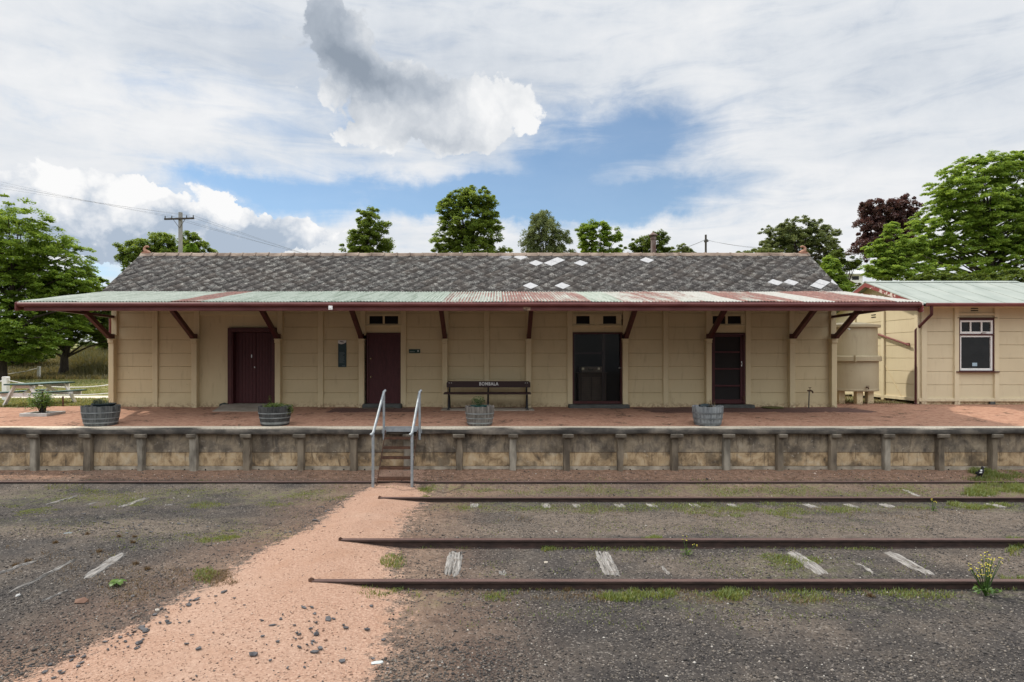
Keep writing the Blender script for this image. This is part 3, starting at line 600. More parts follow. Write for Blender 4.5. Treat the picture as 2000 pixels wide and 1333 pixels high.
patch(900, 100, 1950, 826, 834, .01, .035, .99, sc_=2); patch(600, 1420, 1700, 818, 829, .01, .03, 1.0, sc_=2); patch(700, 1640, 1800, 783, 793, .02, .07, 1.12, sc_=2)
blades('dry_grass', np.concatenate(gX), np.concatenate(gY), np.concatenate(gH), M['dry'], Wd=.006, lean=1.3)
n_ = 26000; Y_ = 19 + 24*RNG.random(n_)**1.5; X_ = PX(RNG.uniform(-40, 225, n_), Y_); k = (Y_ < 22.6) | (Y_ > 24.8); k &= fbm(X_*1.1, Y_*1.1, 3) > .36; X_, Y_ = X_[k], Y_[k]
blades('lawn_grass', X_, Y_, RNG.uniform(.03,.09,len(X_)), M['lawn_grass'], Wd=.03, lean=1.0)
n_ = 2600; Y_ = RNG.uniform(19.3, 24, n_); X_ = RNG.uniform(9.9, 13.2, n_)
blades('yard_grass', X_, Y_, RNG.uniform(.03,.10,n_), M['dry'], Wd=.012, lean=1.2)
n_ = 30000; Y_ = RNG.uniform(41.5, 64, n_); X_ = PX(RNG.uniform(-60, 235, n_), Y_); tall = smooth(120, 165, VX + X_*F/Y_)*smooth(43,46,Y_)
blades('bank_grass', X_, Y_, RNG.uniform(.12,.4,n_)*(1+2.0*tall), M['bank_grass'], Wd=.05, lean=.8, tint=np.clip(RNG.beta(1.4,1.6,n_)*.8+.3*(1-tall)-.05, 0, 1))
# ---------------------------------------------------------------- rails and sleepers
def rail_mesh(name, Y, ztop, x0, x1, label):
    r = thing(name, label, 'rail', (x0, Y, ztop))
    mb = MB(); w, h = .034, .125
    mb.prism([(-.062,-h),(-.062,-h+.012),(-.010,-h+.026),(-.009,-.036),(-w,-.028),(-w,-.0065),(w,-.0065),(w,-.028),(.009,-.036),(.010,-h+.026),(.062,-h+.012),(.062,-h)][::-1], 'x', 0, x1-x0)
    mb.v = [(a+x0, b+Y, c+ztop) for a,b,c in mb.v]
    mb.build('rail_web', M['rail_side'], r)
    mt = MB(); mt.prism([(-w,-.0060),(-w+.004,0),(w-.004,0),(w,-.0060)][::-1], 'x', 0, x1-x0); mt.v = [(a+x0, b+Y, c+ztop) for a,b,c in mt.v]
    mt.build('rail_head', M['rail_top'], r)
    if x0 > -5:
        me_ = MB(); me_.ico((x0-.012, Y, ztop-.01), .05, .7, .75, .8, .3); me_.build('rail_end', M['rust'], r)
RT = [(6.67,.226,-1.965,16,'rusty rail nearest the viewer, ending in the red gravel path'), (8.17,.226,-2.02,18,'rusty rail of the near track on its far side, ending in the path'),
      (11.78,-.040,-2.19,24,'rusty rail just beyond the row of pale sleeper ends, ending at the path'), (13.24,-.033,-24,24,'long rusty rail running the whole width close under the platform wall')]
for Y, zt, x0, x1, lb in RT: rail_mesh('rail', Y, zt, x0, x1, lb)
def sleeper(px0, py0, px1, py1, w, label, z, proud=.018, ragged=.10, group='weathered timber sleepers of the old tracks'):
    z0 = z1 = z
    Y0, Y1 = GY(py0, z0), GY(py1, z1); X0, X1 = PX(px0, Y0), PX(px1, Y1); n = 10; L = 12
    d = Vector((X1-X0, Y1-Y0, 0)); ln = d.length; d.normalize(); s_ = Vector((d.y, -d.x, 0))
    mb = MB(); vs = []
    ends = [(random.uniform(0, ragged), random.uniform(0, ragged)) for _ in range(n+1)]
    for i in range(L+1):
        for j in range(n+1):
            e0, e1 = ends[j]; t = e0 + (ln-e0-e1)*i/L; a = (j/n-.5)*w*(1 - .12*abs(2*i/L-1)) + .006*math.sin(i*1.3+j)
            p = Vector((X0, Y0, 0)) + d*t + s_*a; zz = gz(p.x, p.y) + proud - (.030 if j in (0, n) or i in (0, L) else 0) + random.uniform(-.006,.006) - .006*(j % 2)
            vs.append((p.x, p.y, zz))
    fs = [(i*(n+1)+j, i*(n+1)+j+1, (i+1)*(n+1)+j+1, (i+1)*(n+1)+j) for i in range(L) for j in range(n)]
    m = len(vs); vs += [(a, b, c-.06) for a, b, c in vs]
    rim = [j for j in range(n+1)] + [i*(n+1)+n for i in range(1, L+1)] + [L*(n+1)+j for j in range(n-1,-1,-1)] + [i*(n+1) for i in range(L-1,0,-1)]
    fs += [(rim[k], rim[k]+m, rim[(k+1)%len(rim)]+m, rim[(k+1)%len(rim)]) for k in range(len(rim))]
    mb.add(vs, fs); o = mb.build('sleeper', M['sleeper']); tag(o, label, 'sleeper', group); return o
sleeper(881,1130,891,1074,.215,'wide grey cracked sleeper between the near rails, closest to the path',.122)
sleeper(1199,1130,1173,1073,.215,'wide silvery splintered sleeper between the near rails, below the screened doorway',.122)
sleeper(1615,1128,1540,1076,.19,'long pale sleeper between the near rails beside bright green moss',.122)
sleeper(1822,1127,1728,1076,.17,'smooth pale sleeper between the near rails, nearest the yellow flowers',.122)
sleeper(985,1127,978,1112,.10,'short half buried sleeper stump between the two widest sleepers',.122,.012)
sleeper(1312,1127,1290,1102,.05,'thin sleeper splinter right of the silvery splintered sleeper',.122,.012)
sleeper(1712,1124,1660,1094,.05,'thin sleeper splinter between the two pale right hand sleepers',.122,.012)
sleeper(162,1131,248,1078,.15,'broad grey splintered sleeper on the dark cinders left of the path',.13)
sleeper(5,1165,160,1084,.06,'long thin sleeper sliver leading to the left picture edge',.13,.014)
sleeper(-15,1124,78,1089,.07,'grey sleeper behind the long thin sliver at the left picture edge',.13,.014)
sleeper(75,1178,140,1150,.028,'short thin sleeper splinter in front of the broad splintered sleeper',.13,.010)
sleeper(232,990,294,967,.15,'pale sleeper end on the mossy ground left of the path, nearest the platform',-.10,.012)
sleeper(80,986,158,964,.09,'long thin pale sleeper on the mossy ground far left of the path',-.10,.012)
sleeper(165,986,190,978,.09,'small sleeper scrap between the two pale sleepers on the mossy ground',-.10,.010)
sleeper(322,987,344,982,.10,'small sleeper scrap on the dark ground between the mossy ground and the path',-.10,.010)
ORD = ['first','second','third','fourth','fifth','sixth','seventh','eighth','ninth','tenth','eleventh','twelfth']
for i, px in enumerate([926,1066,1125,1210,1273,1357,1433,1582,1662,1732,1873,1945]):
    s_ = (px-970)/290
    sleeper(px+s_*5+2, 995, px-s_*5, 984, random.uniform(.13,.21), f'pale sleeper end in front of the third rail, {ORD[i]} in its row from the path', -.125, .014, .05)
sleeper(1798,971,1760,955,.10,'sleeper end behind the third rail, on the grass short of the magpie',-.12,.012)
sleeper(1935,971,1890,955,.10,'sleeper end behind the third rail, in the lush grass below the magpie',-.12,.012)
# ---------------------------------------------------------------- platform retaining wall
PY_ = 14.32; DX = 16.5
pw = thing('platform_wall', 'long low platform wall of stained concrete slabs between posts under a worn coping', 'platform wall', (0, 14.4, 0))
posts_px = [65,170,274,377,482,587,690,795,897,1002,1107,1212,1318,1420,1524,1628,1733,1838,1942]
px_x = [PX(p, PY_) for p in posts_px]; stepx = (px_x[-1]-px_x[0])/18
px_x = [px_x[0]-stepx*k for k in (5,4,3,2,1)] + px_x + [px_x[-1]+stepx*k for k in (1,2,3,4,5)]
mb = MB()                                              # coping: one long cast edge, sagging and chipped a little
nC = 340; ring = [(14.46,.84),(14.285,.835),(14.268,.865),(14.262,.945),(14.285,.982),(14.33,.990),(14.50,.992)]
vs = []
for i in range(nC+1):
    x = px_x[0]-.1 + (px_x[-1]-px_x[0]+.2)*i/nC
    for j, (y, z) in enumerate(ring):
        w = 0 if j in (0, 6) else 1
        vs.append((x, y + w*.018*(vnoise(np.array([x*1.7+j*5]), np.array([j*3.1]))[0]-.5), z + w*.016*(vnoise(np.array([x*1.1+j]), np.array([7.+j]))[0]-.5)))
k = len(ring); mb.add(vs, [(i*k+j, (i+1)*k+j, (i+1)*k+(j+1)%k, i*k+(j+1)%k)[::-1] for i in range(nC) for j in range(k-1)])
mb.build('coping', M['coping'], pw, smooth=50)
zs_ = [.842, .395, .078, -.075]
for a, b in zip(px_x[:-1], px_x[1:]):
    xa, xb = a+.005, b-.005; mb = MB(); off = random.uniform(-.008,.008); o2 = random.uniform(-.008,.008)
    mb.box(xa, xb, 14.435+off, 14.56, zs_[1]+.006, zs_[0], 0); mb.box(xa, xb, 14.438+o2, 14.56, zs_[2]+.006, zs_[1]-.004, 1); mb.box(xa, xb, 14.418, 14.56, zs_[3], zs_[2]-.003, 2)
    for hx in (a+.24, b-.24):
        mb.prism([(hx+.022*math.cos(t*PI/6), .0+.022*math.sin(t*PI/6)) for t in range(12)], 'y', 14.4155, 14.425, 3)
        mb.prism([(hx+.030*math.cos(t*PI/6), .0+.030*math.sin(t*PI/6)) for t in range(12)], 'y', 14.4172, 14.425, 2)
    pn = mb.build('wall_panel', [M['slab_top'], M['slab_mid'], M['slab_low'], M['hole']], pw, bevel=.004)
for i, x in enumerate(px_x):
    wv = .077*random.uniform(.85,1.12); mb = MB(); broken = random.random() < .45
    n = 7; rows = []
    for j in range(n+1):
        z = -.08 + .92*j/n; e = (random.uniform(-.018,.018) if broken else random.uniform(-.004,.004)); e2 = (random.uniform(-.014,.014) if broken else 0)
        rows.append([(x-wv+e, 14.36, z), (x-wv*.86+e, 14.295, z), (x+wv*.86+e2, 14.295, z), (x+wv+e2, 14.36, z), (x+wv, 14.434, z), (x-wv, 14.434, z)])
    mb.add([p for r in rows for p in r], [(j*6+q, j*6+(q+1)%6, (j+1)*6+(q+1)%6, (j+1)*6+q) for j in range(n) for q in range(6)] + [tuple(range(5,-1,-1)), tuple(range(n*6, n*6+6))])
    po = mb.build('post', M['post_dark'] if random.random() < .6 else M['post_conc'], pw, bevel=.006)
    mb = MB(); s_ = .13*random.uniform(.75,1.1); dx_ = random.uniform(-.02,.045)
    mb.add([(x-s_+dx_,14.22,.755),(x+s_+dx_,14.22,.755),(x+s_+dx_,14.293,.735),(x-s_+dx_,14.293,.735),(x-s_+dx_,14.205,.838),(x+s_+dx_,14.205,.838),(x+s_+dx_,14.293,.840),(x-s_+dx_,14.293,.840)],
           [(0,3,2,1),(4,5,6,7),(0,1,5,4),(1,2,6,5),(2,3,7,6),(3,0,4,7)])
    mb.build('corbel', M['corbel'], po, bevel=.012)
# ---------------------------------------------------------------- station building
YW = 18.34                                             # face of the wall slabs
WX = lambda px: PX(px, 18.3)
WZ = lambda py: PZ(py, 18.3)
st = thing('station_building', 'long cream station building with maroon doors, diamond slate roof and a rusty corrugated awning', 'railway station', (-.7, 18.3, 1.12))
JT = [WZ(y) for y in (585.5, 611.6, 638.9, 664, 690, 715.8, 741.3, 767.4)]
def slab_profile(z0, z1, joints, y0=YW):
    pr = [(y0, z0)]
    for j in sorted(joints):
        if z0+.05 < j < z1-.05: pr += [(y0, j-.010), (y0+.020, j-.003), (y0+.020, j+.003), (y0-.0015, j+.008)]
    return pr + [(y0, z1)]
def strip(mb, x0, x1, z0, z1, joints=(), y0=YW, back=.12):
    pr = slab_profile(z0, z1, joints, y0); pr = pr + [(y0+back, z1), (y0+back, z0)]
    mb.prism(pr[::-1], 'x', x0, x1)
ZB, ZT, PLN = 1.06, 4.46, WZ(777.5)
wl = MB(); XL, XR = WX(215.5), WX(1629)
posts = [(222,1),(303,0),(383,1),(545,1),(626,0),(707.5,1),(788,0),(869.5,1),(950.5,0),(1032,1),(1113,0),(1220,1),(1300.5,0),(1382,1),(1461.5,0),(1544,1),(1625,1)]
for (a, ka), (b, kb) in zip(posts[:-1], posts[1:]):
    x0, x1 = WX(a), WX(b)
    if (a, b) == (383, 545):
        strip(wl, x0, WX(446), ZB, WZ(640)); strip(wl, x0, x1, WZ(640)+.001, ZT)
    elif a in (707.5, 1113, 1382):
        pan = {707.5:(720,778), 1113:(1119,1216), 1382:(1390,1450)}[a]
        strip(wl, x0, x1, WZ(650), WZ(635.5)); strip(wl, x0, x1, WZ(614.5), ZT)
    else:
        strip(wl, x0, x1, ZB, ZT, JT); strip(wl, x0+.06, x1-.06, ZB, PLN, y0=YW-.022, back=.0215)
wl.box(XL, XL+.14, YW+.13, 22.3, ZB, ZT); wl.box(XR-.14, XR, YW+.13, 22.3, ZB, ZT); wl.box(XL, XR, 22.301, 22.44, ZB, ZT)
# gable triangles
for x in (XL, XR-.14): wl.prism([(18.5,ZT+.001),(22.3,ZT+.001),(20.4,5.80)], 'x', x, x+.14)
wl.build('wall', M['cream'], st, bevel=.0)
for i, (p, k) in enumerate(posts):
    x = WX(p); mb = MB(); h = .078
    if k:
        zc = WZ(662)
        mb.box(x-h+.03, x+h+.03, 18.265, 18.345, zc+.10, ZT-.01)           # slimmer shaft above the bracket
        mb.box(x-h, x+h, 18.165, 18.345, 1.05, zc-.13)
        mb.prism([(x-h-.004, zc-.128), (x+h+.004, zc-.128), (x+h+.004, zc-.035), (x+h+.02, zc-.03), (x+h+.02, zc), (x-h-.02, zc), (x-h-.02, zc-.03), (x-h-.004, zc-.035)], 'y', 18.135, 18.344)
    else: mb.box(x-h, x+h, 18.283, 18.345, 1.05, ZT-.01)
    mb.build('post', M['cream_trim'], st, bevel=.008)
mb = MB(); mb.box(WX(386), WX(541), 18.285, 18.3385, WZ(616), WZ(608)); mb.build('door_head_rail', M['cream_trim'], st, bevel=.004)
mb = MB(); mb.box(WX(392), WX(460), 18.29, 18.3385, WZ(613)+.12, WZ(606)+.12); mb.build('wall_vent', M['interior'], st)
# brackets (each a strut, its foot block and the tie above)
for i, (p, k) in enumerate(posts):
    if not k: continue
    x = WX(p) + .004; mb = MB(); zc = WZ(662); w = .12
    foot = [(18.262, zc+.003), (18.02, zc+.003), (17.99, zc+.05), (18.08, zc+.135), (18.262, zc+.135)]
    mb.prism([(y, z) for y, z in foot], 'x', x-w/2, x+w/2)
    mb.beam((x, 18.10, zc+.045), (x, 16.62, 4.06), .125, w*.96, up=(1,0,0))
    if i in (0, 16): mb.beam((x, 18.26, 3.76), (x, 15.02, 3.80), .10, .07, up=(0,0,1))
    mb.build('bracket', M['maroon'], st, bevel=.006)
# roof
Y0, Z0, SL = 18.27, 4.47, .70; RX0, RX1 = PX(199.5,18.3), PX(1645.5,18.3); YR = 20.33; ZR = Z0 + SL*(YR-Y0)
Ls = math.hypot(YR-Y0, ZR-Z0); cs, sn = (YR-Y0)/Ls, (ZR-Z0)/Ls
rf = MB()
rf.prism([(Y0-.02,Z0-.10),(YR,ZR-.075),(2*YR-Y0+.2,Z0-.22),(2*YR-Y0+.2,Z0-.16),(YR,ZR-.012),(Y0-.02,Z0-.025)], 'x', RX0, RX1)
roof = rf.build('roof', M['slate'], st)
A_, B_ = .236, .212; V = []; Fc = []; TI = []; WH = []
whites_px = [(985,508),(1014,508),(998.5,504.6),(1043,519.5),(1072,519.2),(1086,513.6),(1130,519.5),(1032,561),(1093.6,561),(1270,509.5),(1507,554),(1537,553),(1590,561),(1602,553.5),(1624,552.5)]
wpts = []
for px, py in whites_px:
    Y = (HC - Z0 + SL*Y0)/(SL + (py-HY)/F); wpts.append((PX(px,Y), (Y-Y0)/cs))
lattice = []
def tile(x, v, lift, out, scale=1.0, drop=.006):
    c = [(x, v+B_*scale), (x-A_*scale, v), (x, v-B_*scale), (x+A_*scale, v)]; l = [.003, .008, .014, .008]; top = []; o = len(out)
    for (cx_, cv_), ll in zip(c, l):
        cx_ = min(max(cx_, RX0-.01), RX1+.01); cv_ = min(max(cv_, .0), Ls); h = ll + lift + .008
        top.append((cx_, Y0+cv_*cs - sn*h, Z0+cv_*sn + cs*h))
    low = [(a, b+sn*.009, c_-cs*.009) for a, b, c_ in top]
    out += top + low
    return [(o, o+1, o+2, o+3), (o+1, o+5, o+6, o+2), (o+2, o+6, o+7, o+3)]
r = 0
while r*B_ < Ls + B_:
    v = r*B_ - .06; i0 = int(RX0/(2*A_))-2
    for i in range(i0, int(RX1/(2*A_))+3):
        x = (i + .5*(r % 2))*2*A_ + .06
        if x < RX0-A_ or x > RX1+A_: continue
        n0 = len(V); ti = random.random()
        lattice.append((x, v))
        fs = tile(x + random.gauss(0,.005), v + random.gauss(0,.005), random.uniform(0,.006), V); Fc += fs
        TI += [ti]*(len(V)-n0); WH += [0]*(len(V)-n0)
    r += 1
me_t = npmesh('slate_courses', V, Fc, M['slate'], roof, attrs={'tint': TI, 'white': WH})
for wx, wv in wpts:
    x, v = min(lattice, key=lambda q: (q[0]-wx)**2+(q[1]-wv)**2)
    out = []; fs = tile(x, v, .012, out, .98); mb = MB(); mb.add(out, fs); mb.build('replaced_tile', M['slate_tile'], roof)
rc = MB(); nr = 52
for i in range(nr):
    xa = RX0 + (RX1-RX0)*i/nr; xb = RX0 + (RX1-RX0)*(i+1)/nr; dz = random.uniform(-.006,.006)
    prof = [(YR-.15,ZR-.075),(YR-.09,ZR+.0),(YR-.04,ZR+.04),(YR,ZR+.052),(YR+.04,ZR+.04),(YR+.09,ZR),(YR+.15,ZR-.075)]
    rc.prism([(y, z+dz) for y, z in prof], 'x', xa, xb-.012); rc.prism([(y+(y-YR)*.16, z+dz+.012) for y, z in prof], 'x', xb-.05, xb-.013+.012)
rc.build('ridge_capping', simple('ridge_tile', (.13,.092,.07), (.30,.235,.185), 3, .85, bmp=.3), roof, smooth=40)
for x, s_ in ((RX0+.05, 1), (RX1-.05, -1)):            # scrolled terracotta finials
    mb = MB(); pts = [(x+s_*(.22), YR, ZR+.03)] + [(x + s_*(.13-.085*math.sin(t)) , YR, ZR+.09+.085*(1-math.cos(t))) for t in np.linspace(.2, 3.9, 10)]
    mb.tube(pts, [.06,.066,.06,.054,.048,.044,.04,.036,.034,.032,.028], 8); mb.box(x-.02, x+.22*s_ if s_ > 0 else x+.02, YR-.06, YR+.06, ZR-.0, ZR+.075) if s_ > 0 else mb.box(x-.22, x+.02, YR-.06, YR+.06, ZR, ZR+.075)
    mb.build('finial', M['terracotta'], roof, smooth=50)
fl = MB(); fx = PX(1276, YR+.25); fy = YR+.25
fl.lathe((fx, fy, ZR-.3), [(.085,0),(.085,.82),(.10,.83),(.10,.90),(.075,.905),(.075,.95),(.15,.955),(.15,.975),(.03,1.06),(.02,1.09),(0,1.09)], 14)
fl.build('flue', M['flue'], st, smooth=35)
for x in (RX0, RX1-.03):
    mb = MB(); mb.prism([(Y0-.02,Z0-.20),(YR,ZR-.17),(2*YR-Y0+.1,Z0-.23),(2*YR-Y0+.1,Z0-.105),(YR,ZR-.078),(Y0-.02,Z0-.102)], 'x', x, x+.03); mb.build('bargeboard', M['fascia'], st)
# awning: corrugated sheets, gutter, fascia
AX0, AX1 = PX(36,14.93), PX(1797,14.93); FY, FZ, BY, BZ = 14.93, 3.905, 18.28, 4.497
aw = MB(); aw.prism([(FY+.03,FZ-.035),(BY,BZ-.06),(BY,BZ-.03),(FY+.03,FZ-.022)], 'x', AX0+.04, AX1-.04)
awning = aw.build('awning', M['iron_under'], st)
lam = .0762; nw = int((AX1-AX0)/lam); xs = np.linspace(AX0, AX1, nw*8+1); ph = (xs-AX0)/lam*2*PI; rows = 9
sheet = .72; si = ((xs-AX0)/sheet).astype(int)
def sheetprop(x):
    # (left edge, rust, pale) of the sheets from left to right
    tab = [(-12,.02,.25),(-7.9,.85,.2),(-7.2,.06,.15),(-5.0,.0,.1),(-3.4,.08,.12),(-1.25,.36,.45),(-.15,.62,.55),(1.35,.60,.55),(2.42,.10,.2),(3.15,.42,.7),(3.9,.62,.6),(4.65,.50,.8),(5.42,.10,.95),(6.1,.80,.5),(7.2,.06,1.),(7.85,.86,.5),(8.75,.72,.6),(9.25,.03,1.)]
    for a, r_, p_ in reversed(tab):
        if x >= a: return r_, p_
    return 0, 0
prop = np.array([sheetprop(AX0+sheet*(i+.5)) for i in range(si.max()+1)]); jit = RNG.uniform(-.004,.012,si.max()+1); jr = RNG.uniform(-.05,.05,si.max()+1)
V = []; rust = []; pale = []; crest = []
for j in range(rows):
    t = j/(rows-1); y = FY - .03 + (BY+.02-FY+.03)*t + (jit[si]*2 if j == 0 else 0); z = FZ + (BZ-FZ)*t + .0105*np.cos(ph) + jit[si]*(1+.6*math.sin(j*2.1)) + .004*np.sin(xs*1.3+j)
    V.append(np.stack([xs, y*np.ones_like(xs), z], -1)); rust.append(prop[si,0]+jr[si]); pale.append(prop[si,1]); crest.append(np.cos(ph))
nxs = len(xs); ii = np.arange(nxs*rows).reshape(rows, nxs)
npmesh('corrugated_sheeting', np.concatenate(V), np.stack([ii[:-1,:-1], ii[:-1,1:], ii[1:,1:], ii[1:,:-1]], -1).reshape(-1,4), M['iron'], awning, attrs={'rust': np.concatenate(rust), 'pale': np.concatenate(pale), 'crest': np.concatenate(crest)}, smooth=True)
mb = MB(); prof = [(14.955,3.878),(14.885,3.885),(14.862,3.872),(14.850,3.845),(14.862,3.812),(14.900,3.792),(14.955,3.788)]
mb.prism(prof[::-1], 'x', AX0, AX1); mb.build('gutter', M['fascia'], awning, smooth=35)
mb = MB(); mb.box(AX0+.10, AX1-.02, 14.957, 14.995, 3.695, 3.86); mb.build('fascia_board', M['fascia'], awning, bevel=.004)
for x, s_ in ((AX0, 1), (AX1, -1)):
    mb = MB(); mb.prism([(14.84,3.885),(14.84,3.70),(14.90,3.685),(15.15,3.74),(18.25,4.36),(18.25,4.50),(15.0,3.93),(14.90,3.90)], 'x', x-.022*s_, x+.0*s_) if s_ > 0 else mb.prism([(14.84,3.885),(14.84,3.66),(14.95,3.655),(15.2,3.76),(18.25,4.36),(18.25,4.50),(15.0,3.93),(14.90,3.90)], 'x', x, x+.022)
    mb.build('barge_end', M['fascia'] if s_ > 0 else simple('flaking_paint', (.24,.06,.055), (.66,.62,.57), 7, .7, lo=.49, hi=.52), awning)
mb = MB(); mb.box(PX(643.5,14.9), PX(651,14.9), 14.80, 14.849, 3.705, 3.80); mb.prism([(PX(647,14.9)+.018*math.cos(a*PI/5), 3.75+.018*math.sin(a*PI/5)) for a in range(10)], 'y', 14.785, 14.80); mb.build('light_fitting', M['worn_white'], awning, bevel=.006)
mb = MB(); mb.box(PX(1022,14.95), PX(1036,14.95), 14.945, 14.9565, 3.70, 3.785); mb.build('broken_fascia', simple('bare_timber', (.06,.04,.03), (.36,.25,.17), 14, .9, lo=.45, hi=.55), awning)
# purlins seen from below
mb = MB()
for y in (15.6, 16.7, 17.8): z = FZ + (BZ-FZ)*(y-FY)/(BY-FY) - .11; mb.box(AX0+.06, AX1-.06, y-.04, y+.04, z, z+.075)
mb.build('purlin', M['maroon'], awning)
# down-pipe on the left end wall
mb = MB(); mb.tube([(XL-.05, 18.38, 1.12), (XL-.05, 18.38, 3.72)], .038, 10); mb.build('downpipe', M['pipe_red'], st, smooth=50)
# doors
def door_frame(px0, px1, pyt, pyb, w, name='door_frame', y0=18.30):
    mb = MB(); x0, x1, zt, zb = WX(px0), WX(px1), WZ(pyt), WZ(pyb)
    mb.box(x0, x0+w, y0, y0+.14, zb, zt); mb.box(x1-w, x1, y0, y0+.14, zb, zt); mb.box(x0+w, x1-w, y0+.002, y0+.14, zt-w, zt)
    return mb, x0, x1, zt, zb
# 1: double boarded goods doors, set back
mb, x0, x1, zt, zb = door_frame(446, 540, 641, 789, .12, y0=18.24); dr = mb.build('door', M['maroon'], st, bevel=.005)
mb = MB(); mb.box(x0+.121, x0+.15, 18.26, 18.50, zb, zt-.12); mb.build('door_jamb', M['maroon_door'], dr)
xm = WX(496.5)
for a, b in ((x0+.15, xm-.006), (xm+.006, x1-.12)):
    mb = MB(); n = 6; pr = []
    for i in range(n):
        u = a+(b-a)*i/n; v_ = a+(b-a)*(i+1)/n; pr += [(u+.004, 18.44), (v_-.004, 18.44), (v_, 18.448)]
    pr = [(a,18.448)] + pr + [(b,18.50),(a,18.50)]
    mb.prism(pr[::-1], 'z', zb+.01, zt-.125); mb.build('leaf', M['maroon_door'], dr)
mb = MB(); mb.box(WX(488)-.012, WX(488)+.012, 18.425, 18.4395, WZ(699), WZ(693)); mb.build('lock', M['chrome'], dr); mb = MB(); mb.lathe((WX(494), 18.43, WZ(718)), [(0,-.022),(.018,-.018),(.022,0),(.018,.018),(0,.022)], 8); mb.build('knob', M['chrome'], dr)
def panel_leaf(a, b, z0, z1, y, mat, parent, panels, name='leaf'):
    mb = MB(); mb.box(a, b, y, y+.05, z0, z1)
    for (u0, u1, v0, v1) in panels:
        xa, xb, za, zb_ = a+(b-a)*u0, a+(b-a)*u1, z0+(z1-z0)*v0, z0+(z1-z0)*v1
        mb.box(xa, xb, y-.008, y-.001, za, za+.022); mb.box(xa, xb, y-.008, y-.001, zb_-.022, zb_); mb.box(xa, xa+.022, y-.008, y-.001, za+.022, zb_-.022); mb.box(xb-.022, xb, y-.008, y-.001, za+.022, zb_-.022)
        mb.box(xa+.06, xb-.06, y-.006, y-.001, za+.06, zb_-.06)
    return mb.build(name, mat, parent)
# 2: four panelled door with two brass knobs
mb, x0, x1, zt, zb = door_frame(716, 783, 650.5, 789, .055); dr = mb.build('door', M['maroon'], st, bevel=.004)
panel_leaf(x0+.056, x1-.056, zb, zt-.056, 18.345, M['maroon_door'], dr, [(.14,.46,.42,.93),(.54,.86,.42,.93),(.14,.46,.08,.33),(.54,.86,.08,.33)])
for py in (701, 736.5):
    mb = MB(); c = Vector((WX(724.0), 18.30, WZ(py)))
    mb.tube([c+Vector((0,.045,0)), c], [.03,.014], 10); mb.ico(c+Vector((0,-.012,0)), .026); mb.build('knob', M['brass'], dr, smooth=60)
# 3: wide screened opening, a dim room behind it
mb, x0, x1, zt, zb = door_frame(1117.5, 1215.5, 649.5, 789, .05); mb.box(x0+.05, x1-.05, 18.305, 18.36, zb, zb+.075); dr = mb.build('screen_door', M['maroon'], st, bevel=.004)
mb = MB()
for i in range(1, 23): x = x0+.05 + (x1-x0-.10)*i/23; mb.box(x-.0022, x+.0022, 18.352, 18.3555, zb+.076, zb+1.0)
for i in range(15): z = zb+.10+.064*i; mb.box(x0+.05, x1-.05, 18.356, 18.3595, z-.0022, z+.0022)
mb.build('wire_mesh', M['black_iron'], dr)
mb = MB(); mb.box(x0+.051, x1-.051, 18.405, 18.411, zb+.076, zt-.051)
gm = bpy.data.materials.new('clear_glass'); gm.use_nodes = True; t = NT(gm.node_tree); t.n.clear(); o_ = t.node('ShaderNodeOutputMaterial'); tr = t.node('ShaderNodeBsdfTransparent'); tr.inputs[0].default_value = (.93,.94,.93,1); g_ = t.node('ShaderNodeBsdfGlossy'); g_.inputs['Roughness'].default_value = .03; mx = t.node('ShaderNodeMixShader'); mx.inputs[0].default_value = .014; t.l.new(tr.outputs[0], mx.inputs[1]); t.l.new(g_.outputs[0], mx.inputs[2]); t.l.new(mx.outputs[0], o_.inputs[0]); M['glass'] = gm
mb.build('pane', M['glass'], dr)
mb = MB(); mb.box(WX(1178), WX(1183.5), 18.44, 18.49, zb+.077, zt-.052); mb.box(x0+.06, WX(1178)-.001, 18.44, 18.488, WZ(692), WZ(688.5)); mb.box(x0+.051, x0+.11, 18.44, 18.489, zb+.077, zt-.052); mb.build('inner_frame', simple('dark_inner_frame', (.030,.017,.016), (.042,.024,.022), 4, .5), dr)
mb = MB(); mb.ico((x1-.09, 18.285, WZ(719)), .026); mb.tube([(x1-.09,18.30,WZ(719)),(x1-.03,18.30,WZ(719))], .010, 6); mb.build('handle', M['chrome'], dr, smooth=60)
mb = MB(); mb.box(x0-.3, x1+.3, 19.7, 19.75, ZB, 3.7); mb.box(x0-.32, x0-.301, 18.5, 19.75, ZB, 3.7); mb.box(x1+.301, x1+.32, 18.5, 19.75, ZB, 3.7); mb.box(x0-.3, x1+.3, 18.5, 19.7, 1.10, 1.14); mb.box(x0-.3, x1+.3, 18.5, 19.7, 3.66, 3.7)
mb.build('room', M['interior'], st)
DX0, DX1, DZB, DZT = x0, x1, zb, zt
